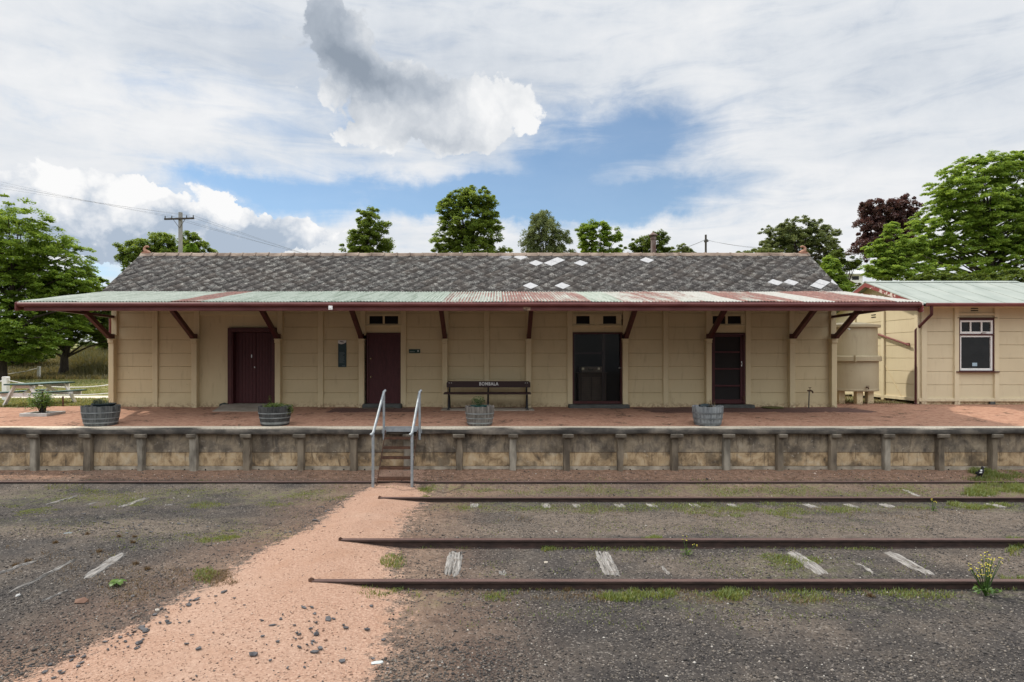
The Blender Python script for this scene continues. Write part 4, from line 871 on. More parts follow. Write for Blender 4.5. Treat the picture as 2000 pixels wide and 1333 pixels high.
# 4: maroon screen door in four panes
mb, x0, x1, zt, zb = door_frame(1388, 1455.5, 651.5, 789, .05); dr = mb.build('door', M['maroon'], st, bevel=.004)
mb = MB(); a, b = x0+.052, x1-.052
mb.box(a, a+.085, 18.335, 18.375, zb, zt-.052); mb.box(b-.075, b, 18.335, 18.375, zb, zt-.052)
zc_ = [zb, zb+.13] ; mb.box(a+.085, b-.075, 18.337, 18.375, zb, zb+.12)
for py in (688, 721, 754, 656.5): mb.box(a+.085, b-.075, 18.337, 18.375, WZ(py)-.025, WZ(py)+.025)
lf = mb.build('leaf', M['maroon_door'], dr, bevel=.003)
mb = MB(); mb.box(a+.06, b-.05, 18.382, 18.39, zb+.06, zt-.06); mb.build('screen', simple('fly_screen', (.018,.015,.015), (.022,.019,.018), 2, .8), lf)
for py in (660, 777.5): mb = MB(); mb.box(b-.02, b+.04, 18.29, 18.334, WZ(py)-.05, WZ(py)+.05); mb.tube([(b+.012, 18.285, WZ(py)-.06),(b+.012, 18.285, WZ(py)+.06)], .010, 8); mb.build('hinge', M['rust'], dr)
mb = MB(); mb.ico((b-.04, 18.30, WZ(711)), .024); mb.box(b-.055, b-.03, 18.325, 18.336, WZ(716), WZ(706)); mb.build('handle', M['chrome'], dr)
# fanlights
def fanlight(px0, px1, panes, py0=613.5, py1=637.5, pt=617.5, pb=633, sill=True):
    mb = MB(); x0, x1, z0, z1 = WX(px0), WX(px1), WZ(py1), WZ(py0); y = 18.305
    xs_ = [x0] + [WX(q) for pr in panes for q in pr] + [x1]
    mb.box(x0, x1, y, y+.07, WZ(pt), z1); mb.box(x0, x1, y, y+.07, z0, WZ(pb))
    for i in range(0, len(xs_), 2): mb.box(xs_[i], xs_[i+1], y+.001, y+.07, WZ(pb), WZ(pt))
    f = mb.build('window', M['cream_trim'], st)
    for a, b in panes:
        m2 = MB(); m2.box(WX(a)-.01, WX(b)+.01, y+.055, y+.062, WZ(pb)-.01, WZ(pt)+.01); m2.build('pane', M['glass_dark'], f)
    m2 = MB(); m2.box(x0-.0, x1+.0, 18.27, 18.304, WZ(py1)-.0, WZ(py1)+.035); m2.build('sill', M['cream_trim'], f, bevel=.004)
fanlight(715, 783.5, [(721,747.5),(751,777.5)]); fanlight(1387, 1456, [(1392,1417.5),(1421.5,1448)])
fanlight(1118.5, 1161, [(1125.5,1152)]); fanlight(1170.5, 1214, [(1178,1204)])
mb = MB(); mb.box(WX(1161)+.002, WX(1170.5)-.002, 18.30, 18.34, WZ(637), WZ(613)); mb.build('mullion_post', M['cream_trim'], st)
# door sills
for px0, px1, pt, pb, y0 in ((711,786,788,796,18.02),(1109,1226,789,796,17.98),(1396,1467,789.5,796.5,18.0)):
    mb = MB(); mb.box(WX(px0), WX(px1), y0, 18.30, 1.05, WZ(pt)-.004); mb.build('door_sill', M['sill'], st, bevel=.025)
# ---------------------------------------------------------------- paving on the platform
def sheet_on_platform(name, px0, px1, Yb, Yf, mat, lift=.006, skew0=0, skew1=0, kind='structure'):
    mb = MB(); n = 24
    vs = []
    for i in range(n+1):
        for j in range(5):
            t = i/n; s_ = j/4; Y = Yf + (Yb-Yf)*s_; xa = PX(px0, Yb) + skew0*(1-s_); xb = PX(px1, Yb) + skew1*(1-s_); x = xa+(xb-xa)*t
            vs.append((x + (random.uniform(-.05,.05) if i in (0,n) and j < 4 else 0), Y + (random.uniform(-.03,.03) if j == 0 else 0), gz(x, Y) + (lift if j > 0 else .001)))
    mb.add(vs, [(i*5+j, (i+1)*5+j, (i+1)*5+j+1, i*5+j+1) for i in range(n) for j in range(4)])
    return mb.build(name, mat, kind=kind, smooth=60)
def brickmat():
    m, t, b, o = newmat('dark_brick_paving'); p = t.pos()
    br = t.node('ShaderNodeTexBrick'); t.put(br.inputs['Vector'], p); br.inputs['Scale'].default_value = 1; br.inputs['Brick Width'].default_value = .23; br.inputs['Row Height'].default_value = .11; br.inputs['Mortar Size'].default_value = .008
    br.inputs['Color1'].default_value = (.115,.058,.050,1); br.inputs['Color2'].default_value = (.16,.085,.07,1); br.inputs['Mortar'].default_value = (.05,.032,.026,1)
    t.put(b.inputs['Base Color'], t.mix(t.ss(t.noise(p, 4, 6), .52, .7, 0, .6), br.outputs[0], (.22,.13,.095))); b.inputs['Roughness'].default_value = .9; bump(t, b, br.outputs[1], -.3, .01); return m
M['brickpave'] = brickmat()
sheet_on_platform('brick_paving', 1232, 1655, 18.16, 17.05, M['brickpave'], skew0=.35, skew1=.25)
sheet_on_platform('brick_paving', 655, 815, 18.0, 17.1, M['brickpave'], skew0=-.05, skew1=.12)
mb = MB(); xa, xb = WX(437), WX(541); x2 = PX(413, 17.2); x3 = PX(540, 17.2)      # ramp up to the goods doors
mb.add([(xa,18.30,WZ(788.5)),(xb,18.30,WZ(788.5)),(x3,17.25,gz(-6,17.25)+.012),(x2,17.25,gz(-6,17.25)+.012),(xa,18.30,1.05),(xb,18.30,1.05),(x3,17.25,1.04),(x2,17.25,1.04)],
       [(0,3,2,1),(2,3,7,6),(3,0,4,7),(1,2,6,5)]); mb.build('ramp', M['slab'], kind='structure', bevel=.006)
mb = MB(); mb.box(PX(862,17.6), PX(1043,17.6), 17.42, 18.14, 1.03, gz(0,17.6)+.028); mb.build('bench_base', M['slab'], kind='structure', bevel=.012)
mb = MB(); mb.box(WX(716), WX(776), 17.72, 18.0, gz(-3.3,17.8)+.007, gz(-3.3,17.8)+.025); tag(mb.build('door_mat', simple('mat_fibre', (.10,.075,.055), (.17,.13,.10), 30, .95, bmp=.5), bevel=.004), 'thin brown door mat before the door behind the handrails', 'doormat')
# ---------------------------------------------------------------- right-hand building
YB = 19.30; RXc = 13.0
BX = lambda px: PX(px, YB); BZ_ = lambda py: PZ(py, YB)
rb = thing('office_building', 'small cream slab building with white sash window, maroon frame and pale green roof', 'building', (16, 21, 1.1))
JB = [BZ_(y) for y in (622, 648, 674, 700, 726, 752)]
mb = MB(); xe = 20.6; ZTB = 4.16
wx0, wx1 = BX(1868.5), BX(1944)
strip(mb, RXc, wx0, BZ_(779), ZTB, JB, YB); strip(mb, wx1, xe, BZ_(779), ZTB, JB, YB); strip(mb, wx0, wx1, BZ_(779), BZ_(726), JB, YB); strip(mb, wx0, wx1, BZ_(622), ZTB, [BZ_(615)], YB)
mb.box(xe-.12, xe, YB+.13, 24.2, 1.2, ZTB); mb.box(RXc, xe, 24.201, 24.3, 1.2, ZTB)
# left side wall (faces the station), grooves run along Y
pr = [(RXc, BZ_(779))]
for j in sorted(JB): pr += [(RXc, j-.010), (RXc+.018, j-.003), (RXc+.018, j+.003), (RXc-.0015, j+.008)]
pr += [(RXc, ZTB), (RXc+.12, ZTB), (RXc+.12, BZ_(779))]
mb.prism(pr, 'y', YB+.121, 24.2); mb.prism([(YB,ZTB+.001),(24.2,ZTB+.001),(21.6,5.12)], 'x', RXc, RXc+.1)
mb.build('wall', M['cream_pale'], rb)
for px, w in ((1803.5,.085),(1866.5,.07),(1944.5,.07),(2030,.07)):
    mb = MB(); x = BX(px); mb.box(x-w, x+w, YB-.06, YB+.02, 1.22, ZTB-.01); mb.build('post', M['cream_pale_trim'], rb, bevel=.006)
for y in (19.36, 21.05, 22.75): mb = MB(); mb.box(RXc-.06, RXc-.0015, y-.08, y+.08, 1.15, ZTB-.01); mb.build('post', M['cream_pale_trim'], rb, bevel=.006)
mb = MB(); mb.box(RXc-.03, xe, YB-.05, YB+.02, BZ_(784.5), BZ_(778)); mb.build('base_beam', M['cream_pale_trim'], rb, bevel=.004)
mb = MB(); mb.box(RXc-.05, RXc+.01, YB+.06, 24.2, BZ_(784.5), BZ_(778)); mb.build('base_beam', M['cream_pale_trim'], rb, bevel=.004)
mb = MB(); mb.box(RXc+.05, xe, YB+.03, YB+.10, 1.0, BZ_(784.6)); mb.build('base_board', M['cream'], rb)
for px in (1803, 1868, 1937, 2020): mb = MB(); x = BX(px); mb.box(x-.08, x+.08, YB-.055, YB+.028, 1.0, BZ_(784.6)); mb.build('pier', M['cream_pale_trim'] if px < 1900 else M['sill'], rb, bevel=.01)
for px, py in ((1903,605),): mb = MB(); [mb.box(BX(px-7), BX(px+7), YB-.012, YB-.002, BZ_(py+d)-.014, BZ_(py+d)+.014) for d in (-2.2, 2.2)]; mb.build('wall_vent', M['hole'], rb)
mb = MB(); [mb.box(RXc-.012, RXc-.002, 21.5, 21.75, 4.0+d-.014, 4.0+d+.014) for d in (-.04,.04)]; mb.build('wall_vent', M['hole'], rb)
mb = MB(); mb.box(wx0, wx1, YB-.05, YB-.002, BZ_(614.5)-.03, BZ_(614.5)+.03); mb.build('head_rail', M['cream_pale_trim'], rb)
# window
wz0, wz1 = BZ_(725.5), BZ_(622.5); mb = MB(); w = .085; y = YB-.035
mb.box(wx0, wx0+w, y, y+.12, wz0, wz1); mb.box(wx1-w, wx1, y, y+.12, wz0, wz1); mb.box(wx0+w, wx1-w, y+.001, y+.12, wz1-.055, wz1); zt_ = BZ_(654); mb.box(wx0+w, wx1-w, y+.001, y+.12, zt_-.02, zt_+.022)
win = mb.build('window', M['maroon'], rb, bevel=.004)
def sash(x0, x1, z0, z1, b, cols, mat, yy):
    mb = MB(); mb.box(x0, x0+b, yy, yy+.045, z0, z1); mb.box(x1-b, x1, yy, yy+.045, z0, z1); mb.box(x0+b, x1-b, yy+.001, yy+.045, z1-b, z1); mb.box(x0+b, x1-b, yy+.001, yy+.045, z0, z0+b*1.25)
    for i in range(1, cols): xx = x0+(x1-x0)*i/cols; mb.box(xx-.02, xx+.02, yy+.003, yy+.04, z0+b*1.25, z1-b)
    s_ = mb.build('sash', mat, win, bevel=.002); return s_
sash(wx0+w+.002, wx1-w-.002, zt_+.024, wz1-.057, .055, 3, M['white'], y+.02); sash(wx0+w+.002, wx1-w-.002, wz0+.02, zt_-.022, .055, 1, M['white'], y+.035)
mb = MB(); mb.box(wx0+w+.03, wx1-w-.03, y+.062, y+.068, zt_+.05, wz1-.09); mb.build('pane', M['glass_dark'], win)
mb = MB(); mb.box(wx0+w+.03, wx1-w-.03, y+.075, y+.081, wz0+.06, zt_-.06); mb.build('pane', M['glass_dark'], win)
mb = MB(); mb.box(wx0-.06, wx1+.06, YB-.11, YB+.02, wz0-.035, wz0); mb.build('sill', M['maroon'], win, bevel=.006)
mb = MB(); mb.box(wx0-.02, wx1+.02, YB-.06, YB-.0, wz1+.002, wz1+.03); mb.build('head_flashing', M['rust'], win)
mb = MB(); xx = BX(1905.5); mb.box(xx-.075, xx+.075, y+.070, y+.0745, BZ_(715.5), BZ_(709)); mb.box(xx+.02, xx+.06, y+.0685, y+.0699, BZ_(713.5), BZ_(711)); mb.build('sticker', [simple('pale_blue_paper', (.30,.42,.50), (.36,.47,.54), 20)], win)
mb = MB(); mb.tube([(BX(1914), y-.01, BZ_(652)), (BX(1917), y-.02, BZ_(650)), (BX(1924), y-.015, BZ_(650.5))], .009, 6); mb.build('catch', M['rust'], win)
# roof with hip on its far right
e0 = 18.72; r0 = 21.56; zr_ = 5.17; ze_ = 4.20; rx = 12.66; hipx = PX(1985, r0)
mb = MB(); B2 = 2*r0 - e0
def q4(a, b, c, d, th=.03): mb.add([a,b,c,d]+[(p[0],p[1],p[2]-th) for p in (a,b,c,d)], [(0,1,2,3),(7,6,5,4),(0,4,5,1),(1,5,6,2),(2,6,7,3),(3,7,4,0)])
q4((rx,e0,ze_),(xe+.4,e0,ze_),(hipx,r0,zr_),(rx,r0,zr_)); q4((rx,r0,zr_),(hipx,r0,zr_),(xe+.4,B2,ze_),(rx,B2,ze_)); mb.add([(xe+.4,e0,ze_),(xe+.4,B2,ze_),(hipx,r0,zr_)], [(0,1,2)])
rr = mb.build('roof', M['pale_roof'], rb)
mb = MB(); mb.prism([(r0-.14,zr_-.03),(r0-.12,zr_-.01),(r0,zr_+.035),(r0+.12,zr_-.01),(r0+.14,zr_-.03)], 'x', rx, hipx); mb.build('ridge_capping', M['pale_roof'], rr)
xs2 = np.arange(rx+.25, xe, .76)
for x in xs2: 
    t = min(1, max(0, (xe+.4-x)/(xe+.4-hipx))); mb = MB(); mb.beam((x, e0, ze_+.006), (x, e0+(r0-e0)*t, ze_+(zr_-ze_)*t+.006), .03, .012); mb.build('roof_rib', M['pale_roof'], rr)
bargemat = simple('flaking_red_paint', (.22,.055,.05), (.60,.52,.47), 3.2, .7, lo=.56, hi=.60)
mb = MB(); mb.prism([(e0,ze_-.16),(r0,zr_-.17),(B2,ze_-.16),(B2,ze_-.031),(r0,zr_-.031),(e0,ze_-.031)], 'x', rx+.005, rx+.03); mb.build('bargeboard', bargemat, rr)
mb = MB(); mb.prism([(e0+.02,ze_+.0),(e0-.07,ze_+.0),(e0-.09,ze_-.03),(e0-.075,ze_-.08),(e0-.03,ze_-.105),(e0+.02,ze_-.105)], 'x', BX(1793)-.15, xe+.4); mb.build('gutter', M['pipe_red'], rr, smooth=35)
mb = MB(); mb.box(RXc, xe, e0+.021, YB, ze_-.10, ze_-.07); mb.build('soffit', M['cream_pale'], rr)
dpx = PX(1818.5, e0); dx2 = PX(1785.5, 19.45)
mb = MB(); mb.tube([(dpx, e0-.02, 4.10), (dpx, e0-.02, 3.86), (dx2+.05, YB+.0, 3.52), (dx2, YB+.06, 3.42), (dx2, YB+.06, 1.16)], .045, 10); mb.tube([(dx2, YB+.06, 1.16),(dx2,YB-.02,1.08),(dx2,YB-.08,1.06)], .052, 10); mb.build('downpipe', M['maroon'], rb, smooth=50)
mb = MB(); mb.tube([(RXc-.09, 22.4, 3.60), (RXc-.09, 21.7, 3.47), (RXc-.09, 19.62, 2.96)], .032, 10); [mb.box(RXc-.11, RXc-.0, y_-.02, y_+.02, z_-.045, z_+.045) for y_, z_ in ((21.65,3.455),(19.75,2.99))]; mb.build('waste_pipe', M['pipe_red'], rb, smooth=50)
mb = MB(); mb.tube([(RXc-.012, 22.2, 3.75), (RXc-.012, 20.15, 1.35)], .010, 6); mb.build('cable', M['cream'], rb)
# ---------------------------------------------------------------- water tank
tx, ty, tr_ = 11.22, 20.0, .83
wt = thing('water_tank', 'round cream painted water tank on stub legs between the two buildings', 'water tank', (tx, ty, 1.12)); zt0 = 1.53; ztp = 3.60
mb = MB(); zm = PZ(701, 19.3)
mb.lathe((tx,ty,0), [(tr_-.0,zt0),(tr_+.012,zt0+.02),(tr_+.012,zt0+.06),(tr_,zt0+.075),(tr_,zm-.09),(tr_-.03,zm+.09),(tr_-.03,ztp-.09)], 48); mb.build('tank_body', M['tank_paint'], wt, smooth=30)
mb = MB(); mb.lathe((tx,ty,0), [(tr_-.02,zm-.085),(tr_+.075,zm-.08),(tr_+.085,zm-.07),(tr_+.085,zm+.06),(tr_+.06,zm+.08),(tr_-.02,zm+.095)], 48); mb.box(tx-.30, tx-.28, ty-tr_-.085, ty-tr_-.02, zm-.1, zm+.11); mb.build('band', M['tank_paint'], wt, smooth=30)
mb = MB(); mb.lathe((tx,ty,0), [(tr_-.04,ztp-.10),(tr_+.05,ztp-.09),(tr_+.055,ztp-.01),(tr_+.03,ztp),(.4,ztp+.07),(0,ztp+.09)], 48); mb.build('lid', M['tank_paint'], wt, smooth=30)
for dx, dy in ((-.05,-.62),(.42,-.40),(-.45,-.35),(.0,.5),(.5,.3),(-.5,.35)): mb = MB(); mb.box(tx+dx-.095, tx+dx+.095, ty+dy-.095, ty+dy+.095, 1.0, zt0-.001); mb.build('leg', M['cream_trim'], wt, bevel=.012)
mb = MB(); mb.tube([(tx+.08,ty-tr_+.0,zt0+.13),(tx+.08,ty-tr_-.10,zt0+.13),(tx+.08,ty-tr_-.12,zt0+.08)], .020, 8); mb.box(tx+.03, tx+.13, ty-tr_-.08, ty-tr_-.06, zt0+.165, zt0+.18); mb.build('tap', M['rust'], wt)
mb = MB(); mb.tube([(PX(1658,19.1), ty-tr_+.1, ztp-.15), (PX(1658,19.1), ty-tr_-.09, ztp-.16)], .03, 10); mb.build('outlet', M['chrome'], wt)
# ---------------------------------------------------------------- things standing on the platform
def bench():
    b = thing('bench', 'long dark station bench with white BOMBALA lettering on its back rail', 'bench', (PX(954,17.8), 17.8, 1.14)); y = 17.82; bz = lambda py: PZ(py, y); bx = lambda px: PX(px, y)
    z0, z1 = bz(757.3), bz(745); x0, x1 = bx(872), bx(1036); c = .045
    mb = MB(); mb.prism([(x0,z0),(x1,z0),(x1,z1-c),(x1-c,z1),(x0+c,z1),(x0,z1-c)], 'y', y+.02, y+.055); back = mb.build('backrest', M['bench_wood'], b, bevel=.006)
    cu = bpy.data.curves.new('letters', 'FONT'); cu.body = 'BOMBALA'; cu.size = .128; cu.align_x = 'CENTER'; cu.align_y = 'CENTER'; cu.extrude = .002; cu.offset = .0035; cu.space_character = 1.12
    tmp = bpy.data.objects.new('letters', cu); me = bpy.data.meshes.new_from_object(tmp); bpy.data.objects.remove(tmp)
    me.transform(Matrix.Translation(Vector((bx(954.5), y+.017, bz(750.5))) - parent_origin(back)) @ Matrix.Rotation(PI/2, 4, 'X') @ Matrix.Scale(1.0, 4)); me.materials.clear(); me.materials.append(M['letter'])
    xs_ = [v.co.x for v in me.vertices]; k = (bx(973)-bx(935.5))/(max(xs_)-min(xs_)); cxm = (max(xs_)+min(xs_))/2
    for v in me.vertices: v.co.x = cxm + (v.co.x-cxm)*k
    lo = bpy.data.objects.new('lettering', me); COL.objects.link(lo); lo.parent = back
    mb = MB(); zs = bz(768)
    for i in range(4): mb.box(bx(868.5), bx(1036), y-.40+.10*i, y-.40+.10*i+.088, zs-.018, zs+.014+.006*i)
    mb.build('seat', M['bench_wood'], b, bevel=.005)
    for px in (878, 953.5, 1028.5):
        x = bx(px); mb = MB(); zg = gz(x, y)+.022
        mb.tube([(x, y-.40, zg), (x, y-.36, zg+.14), (x, y-.20, zs-.06), (x, y-.03, zs+.02), (x, y+.07, z0+.02), (x, y+.075, z1-.02)], [.026,.024,.026,.026,.020,.016], 8)
        mb.tube([(x, y+.14, zg), (x, y+.08, zg+.16), (x, y-.10, zs-.05)], [.026,.022,.024], 8); mb.beam((x, y-.40, zs-.032), (x, y-.01, zs-.032), .04, .022)
        mb.box(x-.04, x+.04, y-.44, y-.36, zg, zg+.014); mb.box(x-.04, x+.04, y+.10, y+.18, zg, zg+.014)
        mb.build('frame', M['black_iron'], b, smooth=40)
    for px in (877, 881.5, 1026, 1030): mb = MB(); mb.tube([(bx(px), y+.020, z1-.05), (bx(px), y+.013, z1-.05)], .011, 8); mb.build('bolt', M['chrome'], back)
bench()
def barrel(px, label, mat, hoopmat, hoops, rt, rbm, h, Y=14.76, tilt=0):
    x = PX(px, Y); z = gz(x, Y)+.004; b = thing('barrel_planter', label, 'planter', (x, Y, z), 'half barrels along the platform edge')
    n = 26; mb = MB(); prof = []
    for i in range(9): t = i/8; prof.append((rbm+(rt-rbm)*(1-(1-t)**1.8), h*t))
    vs = []; N = n*3
    full = prof + [(rt-.03, h), (rt-.045, h-.09)]
    for r_, zz in full:
        for j in range(N):
            a = 2*PI*j/N; rr_ = r_ - (.006 if j % 3 == 0 else 0); wob = .006*math.sin(j//3*2.3)*(zz > h*.98)
            vs.append((x+rr_*math.cos(a), Y+rr_*math.sin(a), z+zz+wob+tilt*math.cos(a)*zz))
    k = len(full); mb.add(vs, [(i*N+j, i*N+(j+1)%N, (i+1)*N+(j+1)%N, (i+1)*N+j) for i in range(k-1) for j in range(N)]); mb.build('staves', mat, b)
    for hz, hw in hoops:
        t = hz/h; r_ = rbm+(rt-rbm)*(1-(1-t)**1.8)+.002; t2 = (hz+hw)/h; r2 = rbm+(rt-rbm)*(1-(1-t2)**1.8)+.002; mb = MB()
        mb.lathe((x,Y,z), [(r_-.004,hz),(r_+.005,hz),(r2+.005,hz+hw),(r2-.004,hz+hw)], 40)
        mb.v = [(a, b_, c+tilt*(a-x)) for a, b_, c in mb.v]; mb.build('hoop', hoopmat, b, smooth=30)
    mb = MB(); mb.lathe((x,Y,z), [(rt-.04,h-.07),(rt*.5,h-.05),(0,h-.045)], 24); mb.build('soil', M['soil'], b, smooth=60)
    return b, x, Y, z
barrel(197, 'dark grey half barrel at the left end holding a low black pot', M['barrel_a'], M['hoop'], [(.05,.03),(.155,.022),(.29,.022)], .405, .335, .45)
barrel(537, 'nearly black half barrel with two bright hoops below the double doors', M['barrel_b'], M['hoop'], [(.035,.05),(.17,.02),(.275,.02)], .375, .305, .44)
barrel(937, 'brown grey half barrel in front of the lettered bench', M['barrel_c'], M['hoop'], [(.04,.03),(.155,.022),(.265,.024)], .345, .285, .44)
barrel(1382, 'pale blue grey half barrel with dry stalks, the rightmost barrel', M['barrel_d'], M['hoop_dark'], [(.03,.03),(.145,.03),(.27,.035)], .355, .295, .44)
def leafcloud(name, n, centre, rad, size, mat, parent, flat=1.0, up=.4, droop=0):
    c = np.array(centre); d = RNG.normal(size=(n,3)); d /= np.linalg.norm(d, axis=1)[:,None]; r = RNG.random(n)**.45; P_ = c + d*r[:,None]*np.array(rad)
    return leafquads(name, P_, size, mat, parent, tint=np.clip(.25+.5*d[:,2]*.5+RNG.normal(.1,.2,n), 0, 1), aspect=.42, up=up)
def leafquads(name, P_, size, mat, parent, tint, aspect=.5, up=.55, direction=None, kind=None):
    n = len(P_); nrm = RNG.normal(size=(n,3)); nrm[:,2] = np.abs(nrm[:,2])+up*2; nrm /= np.linalg.norm(nrm, axis=1)[:,None]
    a = RNG.normal(size=(n,3)) if direction is None else direction + RNG.normal(size=(n,3))*.5
    t_ = a - nrm*np.sum(a*nrm, 1)[:,None]; t_ /= np.linalg.norm(t_, axis=1)[:,None]; bt = np.cross(nrm, t_); s_ = size*RNG.uniform(.65,1.35,n)[:,None]
    V = np.stack([P_-t_*s_*.5, P_+bt*s_*aspect*.5+nrm*s_*.05, P_+t_*s_*.5, P_-bt*s_*aspect*.5+nrm*s_*.05], 1).reshape(-1,3)
    Fc = np.arange(4*n).reshape(-1,4)
    return npmesh(name, V, Fc, mat, parent, attrs={'tint': np.repeat(tint, 4)}, kind=kind)
# what grows in the barrels
Yb = 14.76
x = PX(197,Yb); z = gz(x,Yb)+.45
p = thing('potted_plant', 'low black pot of spiky grey herbs set in the leftmost barrel', 'potted plant', (x+.06,Yb,z-.05)); mb = MB(); mb.lathe((x+.07,Yb,z-.06), [(.20,0),(.235,.09),(.26,.095),(.26,.115),(.225,.115),(.2,.07),(0,.07)], 24); mb.build('pot', M['pot_dark'], p, smooth=35)
n_ = 90; a_ = RNG.uniform(0,6.28,n_); r_ = .18*RNG.random(n_)**.6; blades('foliage', x+.02+r_*np.cos(a_), Yb+r_*np.sin(a_), RNG.uniform(.06,.19,n_), M['leaf_grey'], Wd=.014, lean=.5, Z=np.full(n_, z), kind=None, parent=p)
leafcloud('leaves', 220, (x-.08,Yb,z+.10), (.13,.13,.07), .04, M['leaf_grey'], p)
x = PX(540,Yb); z = gz(x,Yb)+.44
p = thing('trailing_plant', 'dark trailing plant hanging over the rim of the nearly black barrel', 'plant', (x,Yb,z-.04)); leafcloud('leaves', 520, (x+.0,Yb-.03,z+.01), (.33,.30,.075), .045, M['leaf_dark'], p); leafcloud('shoot', 60, (x-.20,Yb+.1,z+.15), (.05,.05,.13), .035, M['leaf_dark'], p)
P_ = np.array([(x+.36+.05*math.sin(i), Yb-.10+.03*math.cos(i*2), z+.03-.012*i*.9) for i in range(18)]); P_ = np.repeat(P_, 7, 0) + RNG.normal(size=(126,3))*.022; leafquads('trailer', P_, .04, M['leaf_dark'], p, RNG.random(126))
x = PX(936,Yb); z = gz(x,Yb)+.44
p = thing('potted_plant', 'green herb in a teal pot set in the barrel before the bench', 'potted plant', (x,Yb,z-.05)); mb = MB(); mb.lathe((x-.01,Yb,z-.07), [(.17,0),(.185,.07),(.20,.075),(.20,.09),(.175,.09),(0,.05)], 24); mb.build('pot', M['pot_teal'], p, smooth=35)
leafcloud('leaves', 420, (x-.03,Yb,z+.13), (.18,.16,.11), .035, M['leaf_herb'], p); mb = MB(); [mb.tube([(x+random.uniform(-.05,.05),Yb+random.uniform(-.05,.05),z),(x+random.uniform(-.16,.13),Yb+random.uniform(-.1,.1),z+random.uniform(.12,.24))], [.004,.002], 4) for _ in range(16)]; mb.build('stem', M['leaf_herb'], p)
x = PX(1382,Yb); z = gz(x,Yb)+.40
n_ = 60; a_ = RNG.uniform(0,6.28,n_); r_ = .12*RNG.random(n_); o = blades('dry_stalks', x+.08+r_*np.cos(a_), Yb+r_*np.sin(a_), RNG.uniform(.08,.24,n_), M['dry'], Wd=.006, lean=.45, Z=np.full(n_, z), kind=None); tag(o, 'tuft of dry brown stalks in the pale blue grey barrel', 'dead plant')
mb = MB(); mb.tube([(x-.20,Yb-.05,z+.035),(x-.06,Yb-.02,z+.05),(x+.12,Yb+.05,z+.03)], [.05,.055,.04], 8); tag(mb.build('black_hose', M['pot_dark'], smooth=60), 'black rolled plastic lying in the rightmost barrel', 'plastic')
# signs
mb = MB(); sx0, sx1, sz0, sz1 = WX(660), WX(676), WZ(717.5), WZ(665); 
s1 = thing('information_board', 'tall narrow dark teal information board with white curved top on the wall', 'sign', ((sx0+sx1)/2, 18.33, sz0))
mb.box(sx0, sx1, 18.318, 18.336, sz0, sz1); mb.build('board', simple('sign_teal', (.020,.045,.050), (.030,.060,.064), 3, .4), s1)
mb = MB(); zc = sz1-.085; wd = sx1-sx0; pts = [(sx0,sz1),(sx0,zc)] + [(sx0+wd*t, zc-.03*math.sin(t*PI*1.25)) for t in np.linspace(.08,1,14)] + [(sx1,sz1)]
mb.prism(pts, 'y', 18.3145, 18.3175); mb.build('header', M['letter'], s1)
mb = MB(); mb.prism([(sx0+.05+.085*(1+math.cos(a))*.75, sz1-.045+.016*math.sin(a)-.01*math.cos(a)) for a in np.linspace(0,2*PI,18)[:-1]], 'y', 18.312, 18.3143); mb.build('emblem', simple('emblem_grey', (.16,.15,.15)), s1)
mb = MB()
for i in range(11): z_ = sz1-.36-.03*i; mb.box(sx0+.04, sx0+.04+random.uniform(.10,.16), 18.3155, 18.3175, z_, z_+.010)
mb.box(sx0+.12, sx1-.03, 18.3155, 18.3175, sz0+.03, sz0+.045); mb.build('text_lines', simple('faint_print', (.16,.20,.21)), s1)
s2 = thing('direction_sign', 'small dark green direction sign with pale round symbol beside the panelled door', 'sign', (WX(810), 18.33, WZ(690)))
mb = MB(); mb.box(WX(798.5), WX(820.5), 18.318, 18.336, WZ(690), WZ(682.5)); mb.build('board', simple('sign_green', (.010,.040,.030), (.014,.05,.038), 3, .4), s2)
mb = MB(); mb.prism([(WX(816.5)+.026*math.cos(a), WZ(686)+.026*math.sin(a)) for a in np.linspace(0,2*PI,13)[:-1]], 'y', 18.3155, 18.3175); mb.build('symbol', simple('sign_white', (.50,.54,.52)), s2)
mb = MB(); xx = WX(800)
for w_ in (.022,.016,.02,.014,.02,.018,.014,.02): mb.box(xx, xx+w_*.8, 18.3155, 18.3175, WZ(688), WZ(688)+random.uniform(.02,.034)); xx += w_+.001
mb.build('text_lines', simple('sign_print', (.22,.27,.25)), s2)
# stand-pipe
mb = MB(); sxp = PX(1580.5,18.05); tp = thing('standpipe', 'thin grey standpipe with a tap against the wall near the right corner', 'tap', (sxp,18.05,1.1))
mb.tube([(sxp-.015,18.05,1.08),(sxp,18.05,1.60)], .017, 8); mb.build('pipe', M['sill'], tp, smooth=50); mb = MB(); mb.tube([(sxp-.05,18.05,1.62),(sxp+.05,18.05,1.62),(sxp+.085,18.03,1.60),(sxp+.09,18.02,1.55)], [.02,.026,.022,.018], 8); mb.tube([(sxp+.02,18.05,1.63),(sxp+.02,18.05,1.70)], .010, 6); mb.box(sxp-.02, sxp+.06, 18.042, 18.058, 1.70, 1.715); mb.build('tap', M['rust'], tp, smooth=50)
mb = MB(); mb.lathe((PX(1509,18.05),18.05,gz(8,18)+.006), [(0,.0),(.30,.0),(.31,.018),(.27,.03),(0,.035)], 20); o = mb.build('green_mat', simple('olive_fabric', (.10,.095,.03), (.14,.13,.05), 30, .95), smooth=60); tag(o, 'round olive green mat against the wall foot right of the fly screen door', 'mat')
mb = MB(); mb.ico((PX(437,18.2),18.2,WZ(791)), .12, 1.3, .7, .6, .15); tag(mb.build('stone', simple('mossy_stone', (.03,.04,.035),(.06,.07,.06),8,.9), smooth=60), 'small dark greenish stone at the wall foot beside the double doors', 'stone')
